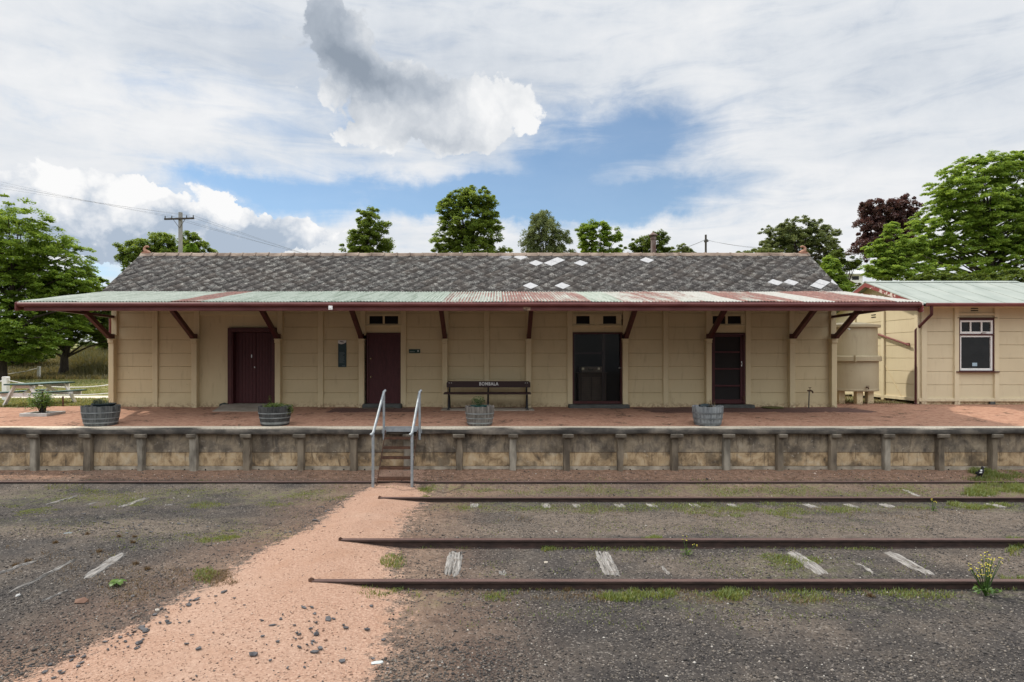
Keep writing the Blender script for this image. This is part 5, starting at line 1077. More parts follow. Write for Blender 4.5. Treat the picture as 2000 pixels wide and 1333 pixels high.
# suitcase and cabinet in the screened doorway
sx = (PX(1133,18.9), PX(1176.5,18.9)); yc = 18.75
cb = thing('cabinet', 'dark wooden cabinet with two doors inside the screened doorway', 'cabinet', ((sx[0]+sx[1])/2, yc+.3, 1.15)); mb = MB(); zt_ = PZ(728, yc); mb.box(sx[0]-.06, sx[1]+.10, yc+.02, yc+.5, 1.141, zt_-.03); mb.box(sx[0]-.09, sx[1]+.13, yc, yc+.52, zt_-.03, zt_); mb.build('carcass', simple('dark_wood', (.050,.032,.024), (.075,.05,.037), 4, .6, stretch=(6,1,1)), cb, bevel=.005)
for k in (0, 1): mb = MB(); xa = sx[0]+.02+.30*k; mb.box(xa+.02, xa+.28, yc-.002, yc+.0195, 1.30, zt_-.14); mb.box(xa+.07, xa+.23, yc-.014, yc-.0025, 1.42, zt_-.22); mb.build('cabinet_door', simple('panel_wood', (.085,.06,.048), (.11,.08,.062), 4, .6), cb, bevel=.004)
sc_ = thing('suitcase', 'old tan suitcase with two bright latches on the cabinet in the doorway', 'suitcase', ((sx[0]+sx[1])/2, yc+.1, zt_)); mb = MB(); mb.box(sx[0], sx[1], yc+.04, yc+.42, zt_+.001, PZ(716.5,yc)); mb.build('case', simple('worn_leather', (.13,.105,.08), (.19,.155,.12), 9, .6, bmp=.2), sc_, bevel=.025)
for px in (1139, 1170): mb = MB(); xx = PX(px,yc); mb.box(xx-.032, xx+.032, yc+.018, yc+.0395, PZ(723,yc), PZ(718.5,yc)); mb.build('latch', simple('bright_latch', (.80,.72,.50), (.85,.78,.58), 9, .3), sc_)
mb = MB(); xx = PX(1154,yc); mb.tube([(xx-.07,yc+.035,PZ(720,yc)),(xx-.06,yc+.0,PZ(723,yc)),(xx+.06,yc+.0,PZ(723,yc)),(xx+.07,yc+.035,PZ(720,yc))], .012, 6); mb.build('handle', M['black_iron'], sc_)
# ---------------------------------------------------------------- steel steps up to the platform
sx0, sx1 = -2.555, -1.745; yf, yb = 13.03, 14.21
sp = thing('steps', 'rusty open tread steel steps with galvanised handrails climbing to the platform', 'steps', ((sx0+sx1)/2, 13.1, -.02))
for x, tx_ in ((sx0, -1), (sx1, 1)):
    mb = MB(); zf = .985
    mb.tube([(x-.015, yf, gz(x,yf)-.04), (x-.012, yf, zf)], .030, 12); mb.tube([(x-.045, yf-.03, zf-.01), (x-.012, yf+.02, zf+.03), (x+.0, yb, 1.80), (x+.035, yb+.03, 1.835)], .029, 12); mb.tube([(x+.0, yb, .72), (x+.0, yb, 1.81)], .028, 12)
    mb.box(x-.05, x+.05, yb+.028, yb+.06, .86, .95); mb.tube([(x-.055, yf-.035, zf-.016),(x-.04, yf-.02, zf-.0)], .033, 10); mb.build('handrail', M['steel'], sp, smooth=50)
for x in (sx0+.045, sx1-.045): mb = MB(); mb.beam((x, yf+.06, gz(x,13.1)-.02), (x, yb-.02, .93), .045, .010, up=(1,0,0)); mb.v = mb.v; mb.build('stringer', M['rust'], sp)
for i in range(5):
    t = (i+.35)/5; y = yf+.08+(yb-yf-.06)*t; z = -.02+.92*t; mb = MB(); xa, xb = sx0+.055, sx1-.055
    mb.box(xa, xb, y-.09, y-.082, z-.028, z+.014); mb.box(xa, xb, y+.082, y+.09, z-.028, z+.014)
    for k in range(15): xx = xa+(xb-xa)*(k+.5)/15; mb.beam((xx-.018, y-.082, z), (xx+.018, y+.082, z), .008, .026)
    for k in range(3): yy = y-.045+.045*k; mb.box(xa, xb, yy-.003, yy+.003, z-.004, z+.008)
    mb.build('tread', M['rust'], sp)
mb = MB(); mb.box(sx0+.03, sx1-.03, yb-.0, yb+.14, .995, 1.006); mb.box(sx0+.03, sx1-.03, yb-.012, yb-.001, .90, 1.006); mb.build('landing_plate', M['steel'], sp)
# ---------------------------------------------------------------- yard on the left
def picnic():
    o = Vector((-14.35, 19.75, 0)); z0 = gz(o.x, o.y); a = math.radians(-5.5)
    t = thing('picnic_table', 'white A frame picnic table with dark green top and benches left of the station', 'picnic table', (o.x, o.y, z0))
    ca, sa = math.cos(a), math.sin(a)
    def W_(u, v, h): return (o.x + u*ca - v*sa, o.y + u*sa + v*ca, z0+h)
    def slab(u0, u1, v0, v1, h0, h1, m):
        mb = MB(); mb.add([W_(u0,v0,h0),W_(u1,v0,h0),W_(u1,v1,h0),W_(u0,v1,h0),W_(u0,v0,h1),W_(u1,v0,h1),W_(u1,v1,h1),W_(u0,v1,h1)], [(0,3,2,1),(4,5,6,7),(0,1,5,4),(1,2,6,5),(2,3,7,6),(3,0,4,7)], m); return mb
    def boards(name, u0, u1, n, v0, v1, h):
        mb = MB(); w = (u1-u0)/n
        for i in range(n):
            q = slab(u0+w*i+.003, u0+w*(i+1)-.003, v0, v1, h-.042, h, 0); mb.add(q.v, q.f)
        o_ = mb.build(name, M['green_edge'], t, bevel=.004); o_.data.materials.append(M['green_paint'])
        for pl in o_.data.polygons:
            if pl.normal.z > .5: pl.material_index = 1
    H = .69
    boards('tabletop', -.38, .38, 5, -.95, .95, H); boards('seat', -.80, -.50, 2, -.95, .95, .44); boards('seat', .50, .80, 2, -.95, .95, .44)
    for v in (-.68, .68):
        for s in (-1, 1):
            mb = MB(); mb.beam(W_(s*.24, v, H-.045), W_(s*.62, v, .0), .045, .13, up=(0,1,0)); mb.build('leg', M['worn_white'], t, bevel=.004)
        mb = MB(); mb.beam(W_(-.78, v+.048, .345), W_(.78, v+.048, .345), .045, .12, up=(0,0,1)); mb.beam(W_(-.36, v+.048, H-.095), W_(.36, v+.048, H-.095), .045, .095); mb.build('cross_beam', M['worn_white'], t, bevel=.004)
    mb = MB(); mb.beam(W_(0, -.68, .36), W_(0, -.12, H-.06), .04, .08); mb.beam(W_(0, .68, .36), W_(0, .12, H-.06), .04, .08); mb.build('brace', M['worn_white'], t)
picnic()
def sag(p, q, d, n=14): return [Vector(p).lerp(Vector(q), i/n) - Vector((0,0,4*d*(i/n)*(1-i/n))) for i in range(n+1)]
f1 = thing('rope_fence', 'white post with sagging white ropes behind the picnic table', 'fence', (PX(11.5,21.6), 21.6, gz(-17,21.6)))
xp = PX(11.5,21.6); zp = gz(xp, 21.6); x2, y2 = -13.4, 23.8; z2 = gz(x2,y2)
for x, y, z in ((xp,21.6,zp),(x2,y2,z2)): mb = MB(); mb.box(x-.085, x+.085, y-.085, y+.085, z-.05, z+.80); mb.prism([(x-.10,z+.80),(x+.10,z+.80),(x+.06,z+.835),(x-.06,z+.835)], 'y', y-.09, y+.09); mb.build('post', M['white'], f1, bevel=.01)
for h in (.70, .26): mb = MB(); mb.tube(sag((xp+.09,21.6,zp+h),(x2,y2,z2+h),.30 if h > .5 else .14), .022, 6); mb.tube(sag((xp-.09,21.6,zp+h),(xp-3.2,20.2,zp+h),.25), .022, 6); mb.build('rope', M['rope'], f1, smooth=60)
x3, y3 = PX(330,23.0), 22.9
mb = MB(); mb.tube(sag((x2+.09,y2,z2+.70),(XL-.0,22.6,z2+.52),.22), .022, 6); mb.build('rope', M['rope'], f1, smooth=60)
f2 = thing('rope_fence', 'distant white post with one sagging rope at the foot of the grassy bank', 'fence', (PX(76,42),42,gz(-30,42)))
xa, ya = PX(76,42.0), 42.0; za = gz(xa, ya); mb = MB(); mb.box(xa-.08, xa+.08, ya-.08, ya+.08, za-.05, za+.86); mb.build('post', M['white'], f2, bevel=.01)
xb, yb_ = xa-5.2, 41.0; zb_2 = gz(xb, yb_); mb = MB(); mb.tube(sag((xa,ya,za+.76),(xb,yb_,zb_2+.5),.34), .035, 6); mb.build('rope', M['rope'], f2, smooth=60); mb = MB(); mb.box(xb-.08, xb+.08, yb_-.08, yb_+.08, zb_2-.05, zb_2+.86); mb.build('post', M['white'], f2)
# staked shrub in a concrete planter ring
Ys = 16.6; xs_ = PX(84,Ys); zs2 = gz(xs_,Ys)
pb = thing('planter_base', 'low square concrete planter edging round the staked shrub', 'planter', (xs_,Ys,zs2)); mb = MB()
for (a,b,c,d) in ((-.36,.36,-.36,-.27),(-.36,.36,.27,.36),(-.36,-.27,-.27,.27),(.27,.36,-.27,.27)): mb.box(xs_+a, xs_+b, Ys+c, Ys+d, zs2-.03, zs2+.075)
mb.build('edging', simple('light_concrete', (.38,.36,.33), (.5,.48,.44), 5, .85, bmp=.2), pb, bevel=.01); mb = MB(); mb.box(xs_-.27, xs_+.27, Ys-.27, Ys+.27, zs2-.02, zs2+.03); mb.build('soil', M['soil'], pb)
sh = thing('staked_shrub', 'small green shrub tied to a dark stake near the picnic table', 'shrub', (xs_,Ys,zs2)); mb = MB(); stems = []
for i in range(15):
    a = random.uniform(0,6.28); r_ = random.uniform(.08,.30); h = random.uniform(.26,.56); q = (xs_+r_*math.cos(a)-.03, Ys+r_*math.sin(a)*.8, zs2+.05+h); stems.append(q); mb.tube([(xs_+.05*math.cos(a),Ys+.05*math.sin(a),zs2),(xs_+.55*(q[0]-xs_),Ys+.55*(q[1]-Ys),zs2+.05+h*.62),q], [.010,.008,.004], 5)
mb.build('stem', M['bark'], sh)
P_ = np.concatenate([np.array(q)[None]+RNG.normal(size=(80,3))*np.array([.06,.06,.09]) - np.array([0,0,.06]) for q in stems]); leafquads('foliage', P_, .06, M['leaf_weed'], sh, RNG.random(len(P_)))
mb = MB(); mb.tube([(xs_+.02,Ys-.06,zs2),(xs_+.03,Ys-.06,zs2+.62)], .020, 8); tag(mb.build('stake', M['black_iron'], smooth=50), 'dark thin stake holding the small shrub by the platform', 'stake')
xk, yk = PX(123,18.9), 18.9; mb = MB(); mb.tube([(xk,yk,gz(xk,yk)-.02),(xk,yk,gz(xk,yk)+.30)], .024, 8); tag(mb.build('stake', M['rust'], smooth=50), 'short dark stub standing under the picnic bench', 'stake')
# ---------------------------------------------------------------- magpie by the far rail
def magpie():
    Y = 13.55; x = PX(1914.5,Y); z = gz(x,Y); b = thing('bird', 'black and white magpie standing between the far rail and the platform', 'bird', (x,Y,z)); k = 1.0
    body = [(-.085,.045,.012,.006),(-.065,.062,.020,.012),(-.04,.085,.036,.034),(-.01,.115,.050,.052),(.022,.150,.052,.056),(.040,.182,.042,.044),(.046,.208,.030,.030),(.046,.226,.027,.027),(.050,.243,.029,.028),(.056,.256,.022,.020),(.060,.264,.006,.006)]
    n = 12; vs = []
    for i, (u, h, rx_, ry_) in enumerate(body):
        d = Vector((body[min(i+1,10)][0]-body[max(i-1,0)][0], 0, body[min(i+1,10)][1]-body[max(i-1,0)][1])).normalized(); up = Vector((-d.z,0,d.x))
        for j in range(n): a = 2*PI*j/n; p = Vector((u,0,h)) + up*ry_*math.sin(a) + Vector((0,1,0))*rx_*math.cos(a); vs.append((x+p.x*k, Y+p.y*k, z+p.z*k))
    mb = MB(); mb.add(vs, [(i*n+j, i*n+(j+1)%n, (i+1)*n+(j+1)%n, (i+1)*n+j) for i in range(10) for j in range(n)] + [tuple(range(n-1,-1,-1)), tuple(range(10*n, 11*n))])
    bm_ = simple('black_feather', (.010,.010,.012), (.016,.016,.019), 30, .5); wm = simple('white_feather', (.70,.70,.68)); mb.build('body', bm_, b, smooth=80)
    mb = MB(); mb.beam((x-.06,Y,z+.066),(x-.125,Y,z+.012), .040, .012); mb.build('tail', bm_, b, bevel=.003)
    mb = MB(); mb.tube([(x+.065,Y,z+.250),(x+.090,Y,z+.246),(x+.110,Y,z+.240)], [.012,.008,.002], 8); mb.build('beak', simple('grey_beak', (.35,.37,.40)), b, smooth=60)
    for s in (-1, 1):
        mb = MB(); mb.ico((x-.022,Y+s*.043,z+.115), .05, 1.25, .32, .72); mb.build('wing', bm_, b, smooth=80)
        mb = MB(); mb.tube([(x+.005,Y+s*.020,z+.085),(x+.012,Y+s*.022,z+.045),(x+.006,Y+s*.022,z+.004)], [.010,.005,.004], 6); [mb.tube([(x+.006,Y+s*.022,z+.005),(x+.006+dx_,Y+s*.022+dy_,z+.002)], .003, 5) for dx_, dy_ in ((.035,0),(.028,.016),(.028,-.016),(-.02,0))]; mb.build('leg', simple('dark_leg', (.03,.028,.027)), b)
        mb = MB(); mb.ico((x+.064,Y+s*.022,z+.250), .0045); mb.build('eye', simple('reddish_eye', (.22,.08,.03)), b)
    mb = MB(); mb.ico((x-.002,Y-.030,z+.176), .03, .9, .55, 1.0); mb.build('nape_patch', wm, b, smooth=80); mb = MB(); mb.ico((x-.030,Y-.056,z+.140), .022, 1.5, .4, .7); mb.build('wing_patch', wm, b, smooth=80)
magpie()
# ---------------------------------------------------------------- weeds and odd stones
def mustard(px, py, z, h, n, label, seed):
    random.seed(seed); Y = GY(py, z); x = PX(px, Y); zz = gz(x,Y); t = thing('flowering_weed', label, 'weed', (x,Y,zz), 'wild mustard plants on the tracks'); tips = []; st_ = MB()
    for i in range(n):
        a = random.uniform(0,6.28); r_ = h*random.uniform(.10,.46); hh = h*random.uniform(.5,1.0); q = Vector((x+r_*math.cos(a), Y+r_*math.sin(a)*.7, zz+hh)); m_ = Vector((x,Y,zz)).lerp(q,.55)+Vector((0,0,.05*h)); st_.tube([(x,Y,zz),m_,q], [.0045,.0035,.002], 5); tips.append(q)
        for _ in range(1): w_ = m_.lerp(q, random.uniform(.1,.7)); e = w_ + Vector((random.uniform(-.10,.10)*h, random.uniform(-.08,.08)*h, random.uniform(.04,.16)*h)); st_.tube([w_, e], [.0025,.0015], 4); tips.append(e)
    st_.build('stem', M['leaf_weed'], t)
    for q in tips:
        fl_ = MB()
        for _ in range(2): c = q+Vector((random.gauss(0,.008),random.gauss(0,.008),random.gauss(0,.008))); fl_.ico(c, random.uniform(.005,.0085), 1, 1, .6, .3)
        fl_.build('flower', M['flower'], t)
    n_ = 46; a = RNG.uniform(0,6.28,n_); r_ = RNG.uniform(.02,.13,n_)*h/.47; P_ = np.stack([x+r_*np.cos(a), Y+r_*np.sin(a), zz+.015+RNG.uniform(0,.10,n_)*h/.47], -1); leafquads('leaves', P_, .065*h/.47, M['leaf_weed'], t, RNG.random(n_), .4, .6, np.stack([np.cos(a), np.sin(a), np.full(n_,.3)], -1))
mustard(1925, 1166, .135, .43, 24, 'largest flowering weed, many yellow flowers, in front of the near rail at the right', 1)
mustard(1341, 1083, .12, .27, 3, 'thin yellow weed against the second rail', 2)
mustard(1823, 1003, -.12, .26, 3, 'leafy weed with few yellow flowers in front of the third rail', 3)
def rosette(px, py, z, r, label):
    Y = GY(py, z); x = PX(px, Y); zz = gz(x, Y); n_ = 11; a = np.linspace(0,6.28,n_,endpoint=False)+RNG.normal(0,.2,n_); V = []; Fc = []
    for q in a:
        l = r*random.uniform(.7,1.15); w_ = l*.22; o = len(V)
        for s_, hh, ww in ((.05,.012,.4),(.4,.035,1),(.75,.04,1.1),(1,.02,.2)):
            c = (x+math.cos(q)*l*s_, Y+math.sin(q)*l*s_); V += [(c[0]-math.sin(q)*w_*ww, c[1]+math.cos(q)*w_*ww, zz+hh+.012), (c[0]+math.sin(q)*w_*ww, c[1]-math.cos(q)*w_*ww, zz+hh+.012)]
        Fc += [(o+2*i, o+2*i+1, o+2*i+3, o+2*i+2) for i in range(3)]
    mb = npmesh('broadleaf_weed', V, Fc, M['leaf_weed'], attrs={'tint': RNG.random(len(V))}); tag(mb, label, 'weed')
rosette(228, 1143, .13, .10, 'flat bright green broadleaf weed on the dark cinders left of the path')
rosette(1305, 1148, .13, .05, 'small green weed in front of the near rail, near its middle')
for px, py in ((171,1037),(233,1046),(263,1046),(259,1063),(194,1081),(55,1099),(30,1109),(265,1107),(288,1116),(108,1063),(1108,1160),(1700,1173)):
    Y = GY(py,.1); x = PX(px,Y); n_ = 70; a = RNG.uniform(0,6.28,n_); r_ = .035*RNG.random(n_); o = blades('dry_tuft', x+r_*np.cos(a), Y+r_*np.sin(a), RNG.uniform(.02,.06,n_), M['dry'], Wd=.006, lean=1.3, tint=RNG.random(n_)*.45, kind=None)
    tag(o, 'small rusty brown tuft of dead weed on the dark cinders' if px < 1000 else 'small brown dead tuft on the gravel in front of the near rail', 'dead weed', 'dead weed tufts')
def rock(px, py, z, r, mat, label, sx=1, sy=1, sz=.6, jit=.25, name='stone'):
    Y = GY(py,z); x = PX(px,Y); mb = MB(); mb.ico((x,Y,gz(x,Y)+r*sz*.5), r, sx, sy, sz, jit); tag(mb.build(name, mat), label, 'stone')
rock(618, 1241, .19, .035, M['slate_chip'], 'black lump of stone on the right side of the path'); rock(736, 1291, .17, .045, simple('pale_slate', (.42,.45,.45),(.50,.53,.53),12,.8), 'pale flat grey stone at the right edge of the path', 1.3, .7, .16)
rock(495, 1284, .19, .032, M['slate_chip'], 'dark stone in the middle of the path near the viewer', 1.2, 1, .7); rock(273, 1255, .19, .030, M['slate_chip'], 'round dark stone on the left edge of the path'); rock(161, 1175, .14, .055, simple('brick_fragment', (.12,.065,.045),(.17,.10,.07),12,.9), 'reddish brown brick fragment on the cinders at the left', 1.4, .9, .5)
rock(1066, 1099, .12, .028, simple('pale_pebble', (.42,.37,.30),(.50,.45,.38),12,.9), 'pale round stone lying between the near rails'); rock(307, 1187, .18, .022, simple('white_pebble', (.60,.54,.46),(.66,.6,.52),12,.9), 'small pale pebble at the left edge of the path')
rock(133, 1035, .08, .05, simple('blue_slate', (.10,.12,.13),(.16,.18,.19),12,.7), 'flat blue grey slate on the dark cinders far left', 1.5, .8, .22); rock(36, 1162, .14, .03, simple('light_slate', (.34,.34,.33),(.42,.42,.41),12,.8), 'upright pale flake of stone beside the thin sleeper sliver', .6, 1.3, .5)
# ---------------------------------------------------------------- poles and wires
def pole(px, pt, Y, name_label, arm, mat, r0, r1, arm_tilt=0, armr=0):
    x = PX(px,Y); zt = PZ(pt,Y); zg = gz(x,Y); t = thing('power_pole', name_label, 'power pole', (x,Y,zg)); mb = MB(); mb.tube([(x,Y,zg-.3),(x,Y,zt)], [r0,r1], 12); mb.build('post', mat, t, smooth=50)
    za = zt-.55*Y/51; ax = Vector((arm*math.cos(armr), arm*math.sin(armr), arm_tilt)); c = Vector((x,Y-r1-.05,za)); mb = MB(); mb.beam(c-ax, c+ax, .11*Y/51, .13*Y/51); mb.build('crossarm', M['pole_dark'], t); pts = []
    for f in (-.95,-.5,.5,.95):
        p = c+ax*f; mb = MB(); mb.tube([p+Vector((0,0,.06)), p+Vector((0,0,.26))], [.05,.035], 8); mb.build('insulator', M['sill'], t); pts.append(p+Vector((0,0,.24)))
    for s_ in (-1,1): mb = MB(); mb.beam(c+ax*.4*s_-Vector((0,0,.05)), (x,Y-r1,za-.75), .03, .03); mb.build('brace', M['pole_dark'], t)
    return pts
p1 = pole(352.5, 415.5, 51, 'grey timber power pole with a crossarm rising behind the left of the roof', 1.2, M['pole'], .20, .155, .035)
p2 = pole(1378.5, 459, 88, 'dark distant power pole with a slanted crossarm behind the right half of the roof', .62, M['pole_dark'], .17, .14, .12, .9)
tlast = [Vector((-47,38,15.9+.45*i)) + Vector((.4*i,0,0)) for i in range(4)]
for i, p in enumerate(p1):
    mb = MB(); mb.tube(sag(p, tlast[3-i], .35, 20), .005, 5); tag(mb.build('power_line', M['wire']), 'thin dark wire from the grey pole out to the left across the clouds', 'wire', 'wires left of the grey pole')
    q = Vector((PX(690+6*i,80), 80, PZ(517+4*i,80))); mb = MB(); mb.tube(sag(p, q, .2, 12), .008, 5); tag(mb.build('power_line', M['wire']), 'thin dark wire falling from the grey pole to the right behind the roof', 'wire', 'wires right of the grey pole')
for i, p in enumerate(p2[:2]):
    mb = MB(); mb.tube(sag(p, (PX(1225,80), 80, PZ(492+4*i,80)), .8, 12), .016, 4); tag(mb.build('power_line', M['wire']), 'faint wire running left from the dark distant pole', 'wire', 'wires left of the dark pole')
    mb = MB(); mb.tube(sag(p, (PX(1600,96), 96, PZ(478+4*i,96)), .8, 12), .014, 4); tag(mb.build('power_line', M['wire']), 'faint wire running right from the dark distant pole', 'wire', 'wires right of the dark pole')
# ---------------------------------------------------------------- trees
VOID = .82
TREE_DENSITY = 4.2; LEAF = .66
def tree(label, Y, base_px, lobes, n, size, mat, trunk=.25, cat='tree', name='tree', flat=.45, cl=.9, aspect=.55, droop=.15, depth=.8, group=None, seed=0, gap=.30, base_z=None, upn=.7, nb=34, trunk_mat=None, void=None):
    global RNG
    n = int(n*TREE_DENSITY); size *= LEAF
    RNG = np.random.default_rng(1000+seed); random.seed(1000+seed); s = Y/F; bx = PX(base_px,Y); bz = gz(bx,Y) if base_z is None else base_z
    t = thing(name, label, cat, (bx,Y,bz), group)
    L = [(Vector((PX(px,Y), Y, PZ(py,Y))), rx*s, ry*s) for px, py, rx, ry in lobes]
    area = np.array([a*b for _, a, b in L]); tot = area.sum(); R0 = max(a for _, a, _ in L)
    cen = []; cr = []
    for (c, a, b), w in zip(L, area/tot):
        k = max(7, int(n/85*w)); d = RNG.normal(size=(k,3)); d /= np.linalg.norm(d,axis=1)[:,None]; r = (gap + (1-gap)*RNG.random(k))**.5*np.where(RNG.random(k) < .14, 1.16, 1.0)
        yo = RNG.uniform(-.5,.5)*R0*depth*.6
        cen.append(np.array(c)[None] + np.array([0,yo,0]) + d*r[:,None]*np.array([a, max(a*depth, R0*.35), b])); cr.append(np.full(k, min(a,b)))
    cen = np.concatenate(cen); cr = np.concatenate(cr); fq = 2*PI/(1.15*np.median(cr)); o3 = RNG.uniform(0, 6.28, 6)
    vo = np.sin(cen[:,0]*fq+o3[0]+1.3*np.sin(cen[:,2]*fq*.7+o3[3])) + np.sin(cen[:,1]*fq*.8+o3[1]) + np.sin(cen[:,2]*fq*1.2+o3[2]+1.2*np.sin(cen[:,0]*fq*.6+o3[4]))
    kp = vo < np.quantile(vo, void or VOID); cen = cen[kp]; cr = cr[kp]; K = len(cen); m = max(8, int(n/K))
    rad = np.clip(cl*.215*cr, size*1.6, None)*RNG.uniform(.5,1.5,K)
    d = RNG.normal(size=(K,m,3)); d /= np.linalg.norm(d,axis=2)[...,None]; r = RNG.random((K,m,1))**.5
    off = d*r*rad[:,None,None]*np.array([1,1,flat]); mid = np.array([bx, Y, np.mean(cen[:,2])]); out = cen-mid; out[:,2] = 0; out /= (np.linalg.norm(out,axis=1)[:,None]+1e-6)
    along = np.sum(off[:,:,:2]*out[:,None,:2], 2); off[:,:,2] -= droop*np.abs(along) + droop*.6*along
    P_ = (cen[:,None,:]+off).reshape(-1,3); tint = np.clip(RNG.beta(2,2.4,K)[:,None]*.65 + RNG.random((K,m))*.5 - .08, 0, 1).ravel()
    k = P_[:,2] > bz+.1; P_ = P_[k]; tint = tint[k]; dirs = np.repeat(out, m, 0)[k]*.8 + np.array([0,0,-.25])
    leafquads('crown', P_, size, mat, t, tint, aspect, upn, dirs)
    mb = MB(); top = max(c.z for c, a, b in L); cx_ = Vector((bx,Y,bz)); zs_ = np.linspace(bz-.2, bz+(top-bz)*.86, 7); xm = sum(c.x*w for (c,_,_), w in zip(L, area/tot))
    pts = [Vector((bx+(xm-bx)*(i/6)**1.3+.15*trunk*math.sin(i*2.1), Y+.15*trunk*math.cos(i*1.7), z)) for i, z in enumerate(zs_)]; mb.tube(pts, [trunk*(1.25 if i == 0 else 1)*(1-.14*i) for i in range(7)], 8)
    for i in RNG.choice(K, min(nb,K), replace=False):
        q = Vector(cen[i]); h = min(max(q.z-.42*math.hypot(q.x-bx, q.y-Y)-.4, bz+.25*(top-bz)), zs_[5]); f = (h-zs_[0])/(zs_[6]-zs_[0])*6; j = int(min(f,5)); p = pts[j].lerp(pts[j+1], f-j); md = p.lerp(q,.5)+Vector((0,0,.12*(q-p).length*random.uniform(-.3,1)))
        mb.tube([p, md, q], [trunk*.34*(1-f/9), trunk*.2*(1-f/9), trunk*.06], 5)
    mb.build('trunk', trunk_mat or M['bark'], t, smooth=60); return t
FAST = 1.0
tree('big broad green tree at the left edge, its crown above the awning end', 40, -5, [(30,470,95,70),(95,520,75,70),(-40,500,90,90),(30,560,110,60),(120,580,70,50),(60,620,100,50),(-30,620,90,60),(165,560,25,35),(10,670,80,35),(80,665,70,28),(-40,690,70,25),(150,610,40,40),(30,690,80,18),(120,560,60,40)], 42000, .25, M['leaf_linden'], .42, seed=1, void=.93, flat=.34, gap=.22, nb=60, droop=.22)
tree('dark shaded tree with a bare trunk standing on the bank behind the picnic table', 46, 122, [(120,600,70,45),(165,630,55,40),(110,650,60,35),(195,600,35,40),(205,650,25,35)], 15000, .24, M['leaf_dark'], .34, seed=2, void=.95, flat=.4)
tree('light green tree glimpsed under the left end of the awning', 56, 205, [(205,605,30,25),(185,560,26,24),(210,650,22,40)], 5000, .24, M['leaf_linden'], .2, seed=21, flat=.4)
tree('dark round bush under the trees at the far left edge', 50, 20, [(20,690,60,25),(-30,680,50,35),(75,695,40,16)], 6000, .22, M['leaf_dark'], .12, cat='bush', name='bush', seed=22)
tree('dark green thicket on top of the bank between the picnic table and the station wall', 62, 190, [(190,660,40,30),(160,680,36,22),(215,640,24,40),(225,680,26,24)], 6500, .22, M['leaf_dark'], .1, cat='thicket', name='thicket', seed=23)
tree('dark green thicket behind the trunks of the left trees', 64, 60, [(60,672,60,26),(0,670,50,30),(105,680,44,20),(-50,670,40,34)], 7000, .22, M['leaf_dark'], .1, cat='thicket', name='thicket', seed=24)
tree('round green tree left of the grey pole, behind the roof end', 62, 300, [(300,478,45,28),(265,495,32,25),(322,480,30,25),(345,500,30,20),(295,520,60,25)], 7500, .34, M['leaf_oak'], .3, seed=3, flat=.7, gap=.1)
tree('small green tree right of the grey pole, behind the roof end', 66, 378, [(372,475,22,22),(395,490,22,18),(365,500,30,20),(380,520,40,20)], 3600, .36, M['leaf_oak'], .25, seed=4, flat=.7)
tree('low bright green bush just right of the grey pole behind the ridge', 58, 369, [(369,484,14,12),(368,505,18,14)], 1200, .26, M['leaf_lime'], .08, cat='bush', name='bush', seed=41)
tree('narrow tapering green tree, first of the trees above the roof from the left pole', 64, 717, [(722,425,24,20),(728,448,32,18),(712,465,36,16),(695,480,34,16),(745,475,24,16),(715,500,50,24)], 7500, .34, M['leaf_oak'], .28, seed=5, flat=.6, gap=.1, nb=50)
tree('tallest dark green tree behind the middle of the roof', 62, 912, [(922,390,42,26),(888,405,34,26),(955,410,24,30),(912,435,54,32),(945,455,42,24),(880,470,40,24),(975,490,28,14),(912,490,70,26)], 15000, .34, M['leaf_oak'], .38, seed=6, flat=.6, gap=.12, nb=60)
tree('olive drooping gum tree behind the middle of the roof', 66, 1068, [(1060,430,26,20),(1062,455,36,24),(1090,470,26,22),(1040,480,22,24),(1075,495,46,22)], 9000, .30, M['leaf_gum'], .3, seed=7, flat=1.0, droop=.5, aspect=.35, upn=.1)
tree('loose light green tree with gaps, left of the roof flue', 60, 1168, [(1168,445,34,16),(1148,458,24,18),(1192,462,24,20),(1160,480,34,18),(1205,488,18,10),(1168,500,44,16)], 6000, .30, M['leaf_linden'], .22, seed=8, flat=.6, gap=.1)
tree('small dark green tree behind the roof flue', 74, 1270, [(1284,470,20,16),(1250,480,20,16),(1275,492,34,14)], 3600, .34, M['leaf_dark'], .2, seed=9, flat=.7)
tree('low olive bush right of the roof flue', 78, 1325, [(1325,490,26,11),(1345,496,16,8),(1300,496,14,8)], 2000, .32, M['leaf_gum'], .12, cat='bush', name='bush', seed=10)
tree('wide domed olive gum tree behind the right end of the roof', 72, 1560, [(1560,445,46,20),(1520,460,38,24),(1600,462,42,24),(1565,480,70,24),(1630,490,26,22),(1500,490,30,16),(1615,515,40,18)], 17000, .30, M['leaf_gum'], .42, seed=11, flat=.6, gap=.15, nb=60)
tree('low olive bush line at the foot of the domed gum tree', 66, 1485, [(1490,494,34,7),(1450,496,14,6),(1520,500,20,8)], 2000, .28, M['leaf_gum'], .1, cat='bush', name='bush', seed=12)
tree('dark purple leaved tree beside the big light green tree', 58, 1730, [(1720,420,36,28),(1765,410,30,28),(1700,450,34,28),(1745,455,44,34),(1700,485,36,24),(1740,500,40,24),(1690,408,14,16)], 15000, .28, M['leaf_plum'], .32, seed=13, flat=.8, gap=.1, nb=50, upn=.2)
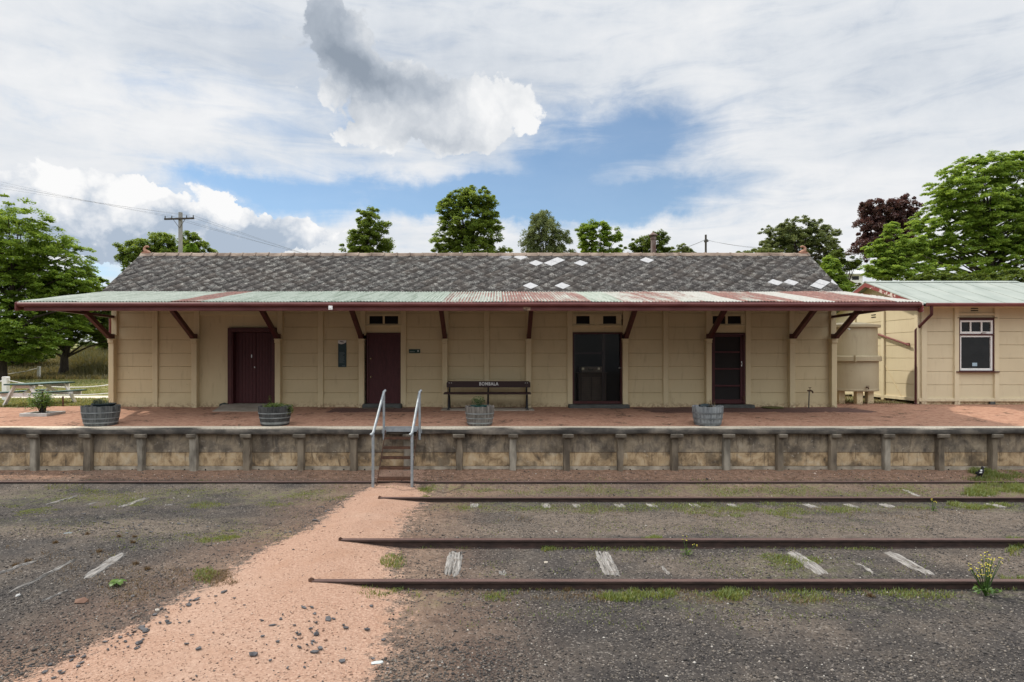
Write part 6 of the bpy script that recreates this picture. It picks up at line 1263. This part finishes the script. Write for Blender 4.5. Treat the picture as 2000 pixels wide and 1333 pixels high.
tree('very big light green tree filling the right edge', 46, 1930, [(1935,330,60,40),(1860,370,52,45),(1985,350,50,55),(1900,400,80,45),(1840,440,60,40),(1960,440,80,55),(1880,480,90,40),(1790,490,50,36),(1980,510,60,40),(1870,525,80,24),(2060,430,80,90)], 46000, .27, M['leaf_light'], .5, seed=14, void=.91, flat=.36, gap=.18, nb=80, droop=.25)
tree('bright lime green young tree in front of the purple tree', 38, 1725, [(1738,455,12,22),(1718,485,24,18),(1745,505,36,24),(1780,480,24,24),(1760,530,60,20),(1720,525,36,18)], 8000, .22, M['leaf_light'], .16, seed=15, void=.95, flat=.35, gap=.1, droop=.2)
tree('light green shrub showing past the right end of the slate roof', 34, 1622, [(1622,520,20,16),(1612,540,22,18),(1640,548,18,14),(1630,565,30,14)], 4000, .2, M['leaf_linden'], .1, cat='shrub', name='shrub', seed=16, flat=.5)
tree('dark bare branched tree between the domed gum and the purple tree', 62, 1655, [(1655,520,22,14),(1640,500,18,14),(1670,510,14,10)], 1500, .28, M['leaf_dark'], .16, seed=17, flat=.6)
tree('round brownish bush on the hill beside the far white house', 80, 1655, [(1655,566,30,14),(1640,556,14,12)], 2400, .3, M['bank_grass'], .1, cat='bush', name='bush', seed=18)
tree('dark green hedge tree right behind the pale green roof', 36, 1960, [(1900,555,60,20),(1980,550,50,24),(1830,550,50,18)], 7000, .22, M['leaf_dark'], .2, seed=19, flat=.5)
# far house on the hill
hY = 112.0; hx = PX(1663,hY); hz = PZ(550,hY); fh = thing('house', 'small white house with a pale roof far off on the hill between the roofs', 'house', (hx,hY,hz)); mb = MB(); mb.box(hx-1.6, hx+2.0, hY, hY+5, hz-3, PZ(536,hY)); mb.build('wall', M['white'], fh)
mb = MB(); zr1 = PZ(536,hY); mb.prism([(hY-.6,zr1-.1),(hY+2.5,zr1+1.0),(hY+5.6,zr1-.1),(hY+5.6,zr1+.05),(hY+2.5,zr1+1.15),(hY-.6,zr1+.05)], 'x', hx-3.2, hx+2.4); mb.build('roof', simple('pale_far_roof', (.55,.56,.56)), fh); mb = MB(); mb.box(hx+.1, hx+1.3, hY-.05, hY-.005, PZ(547,hY), PZ(540,hY)); mb.build('window', M['glass_dark'], fh)
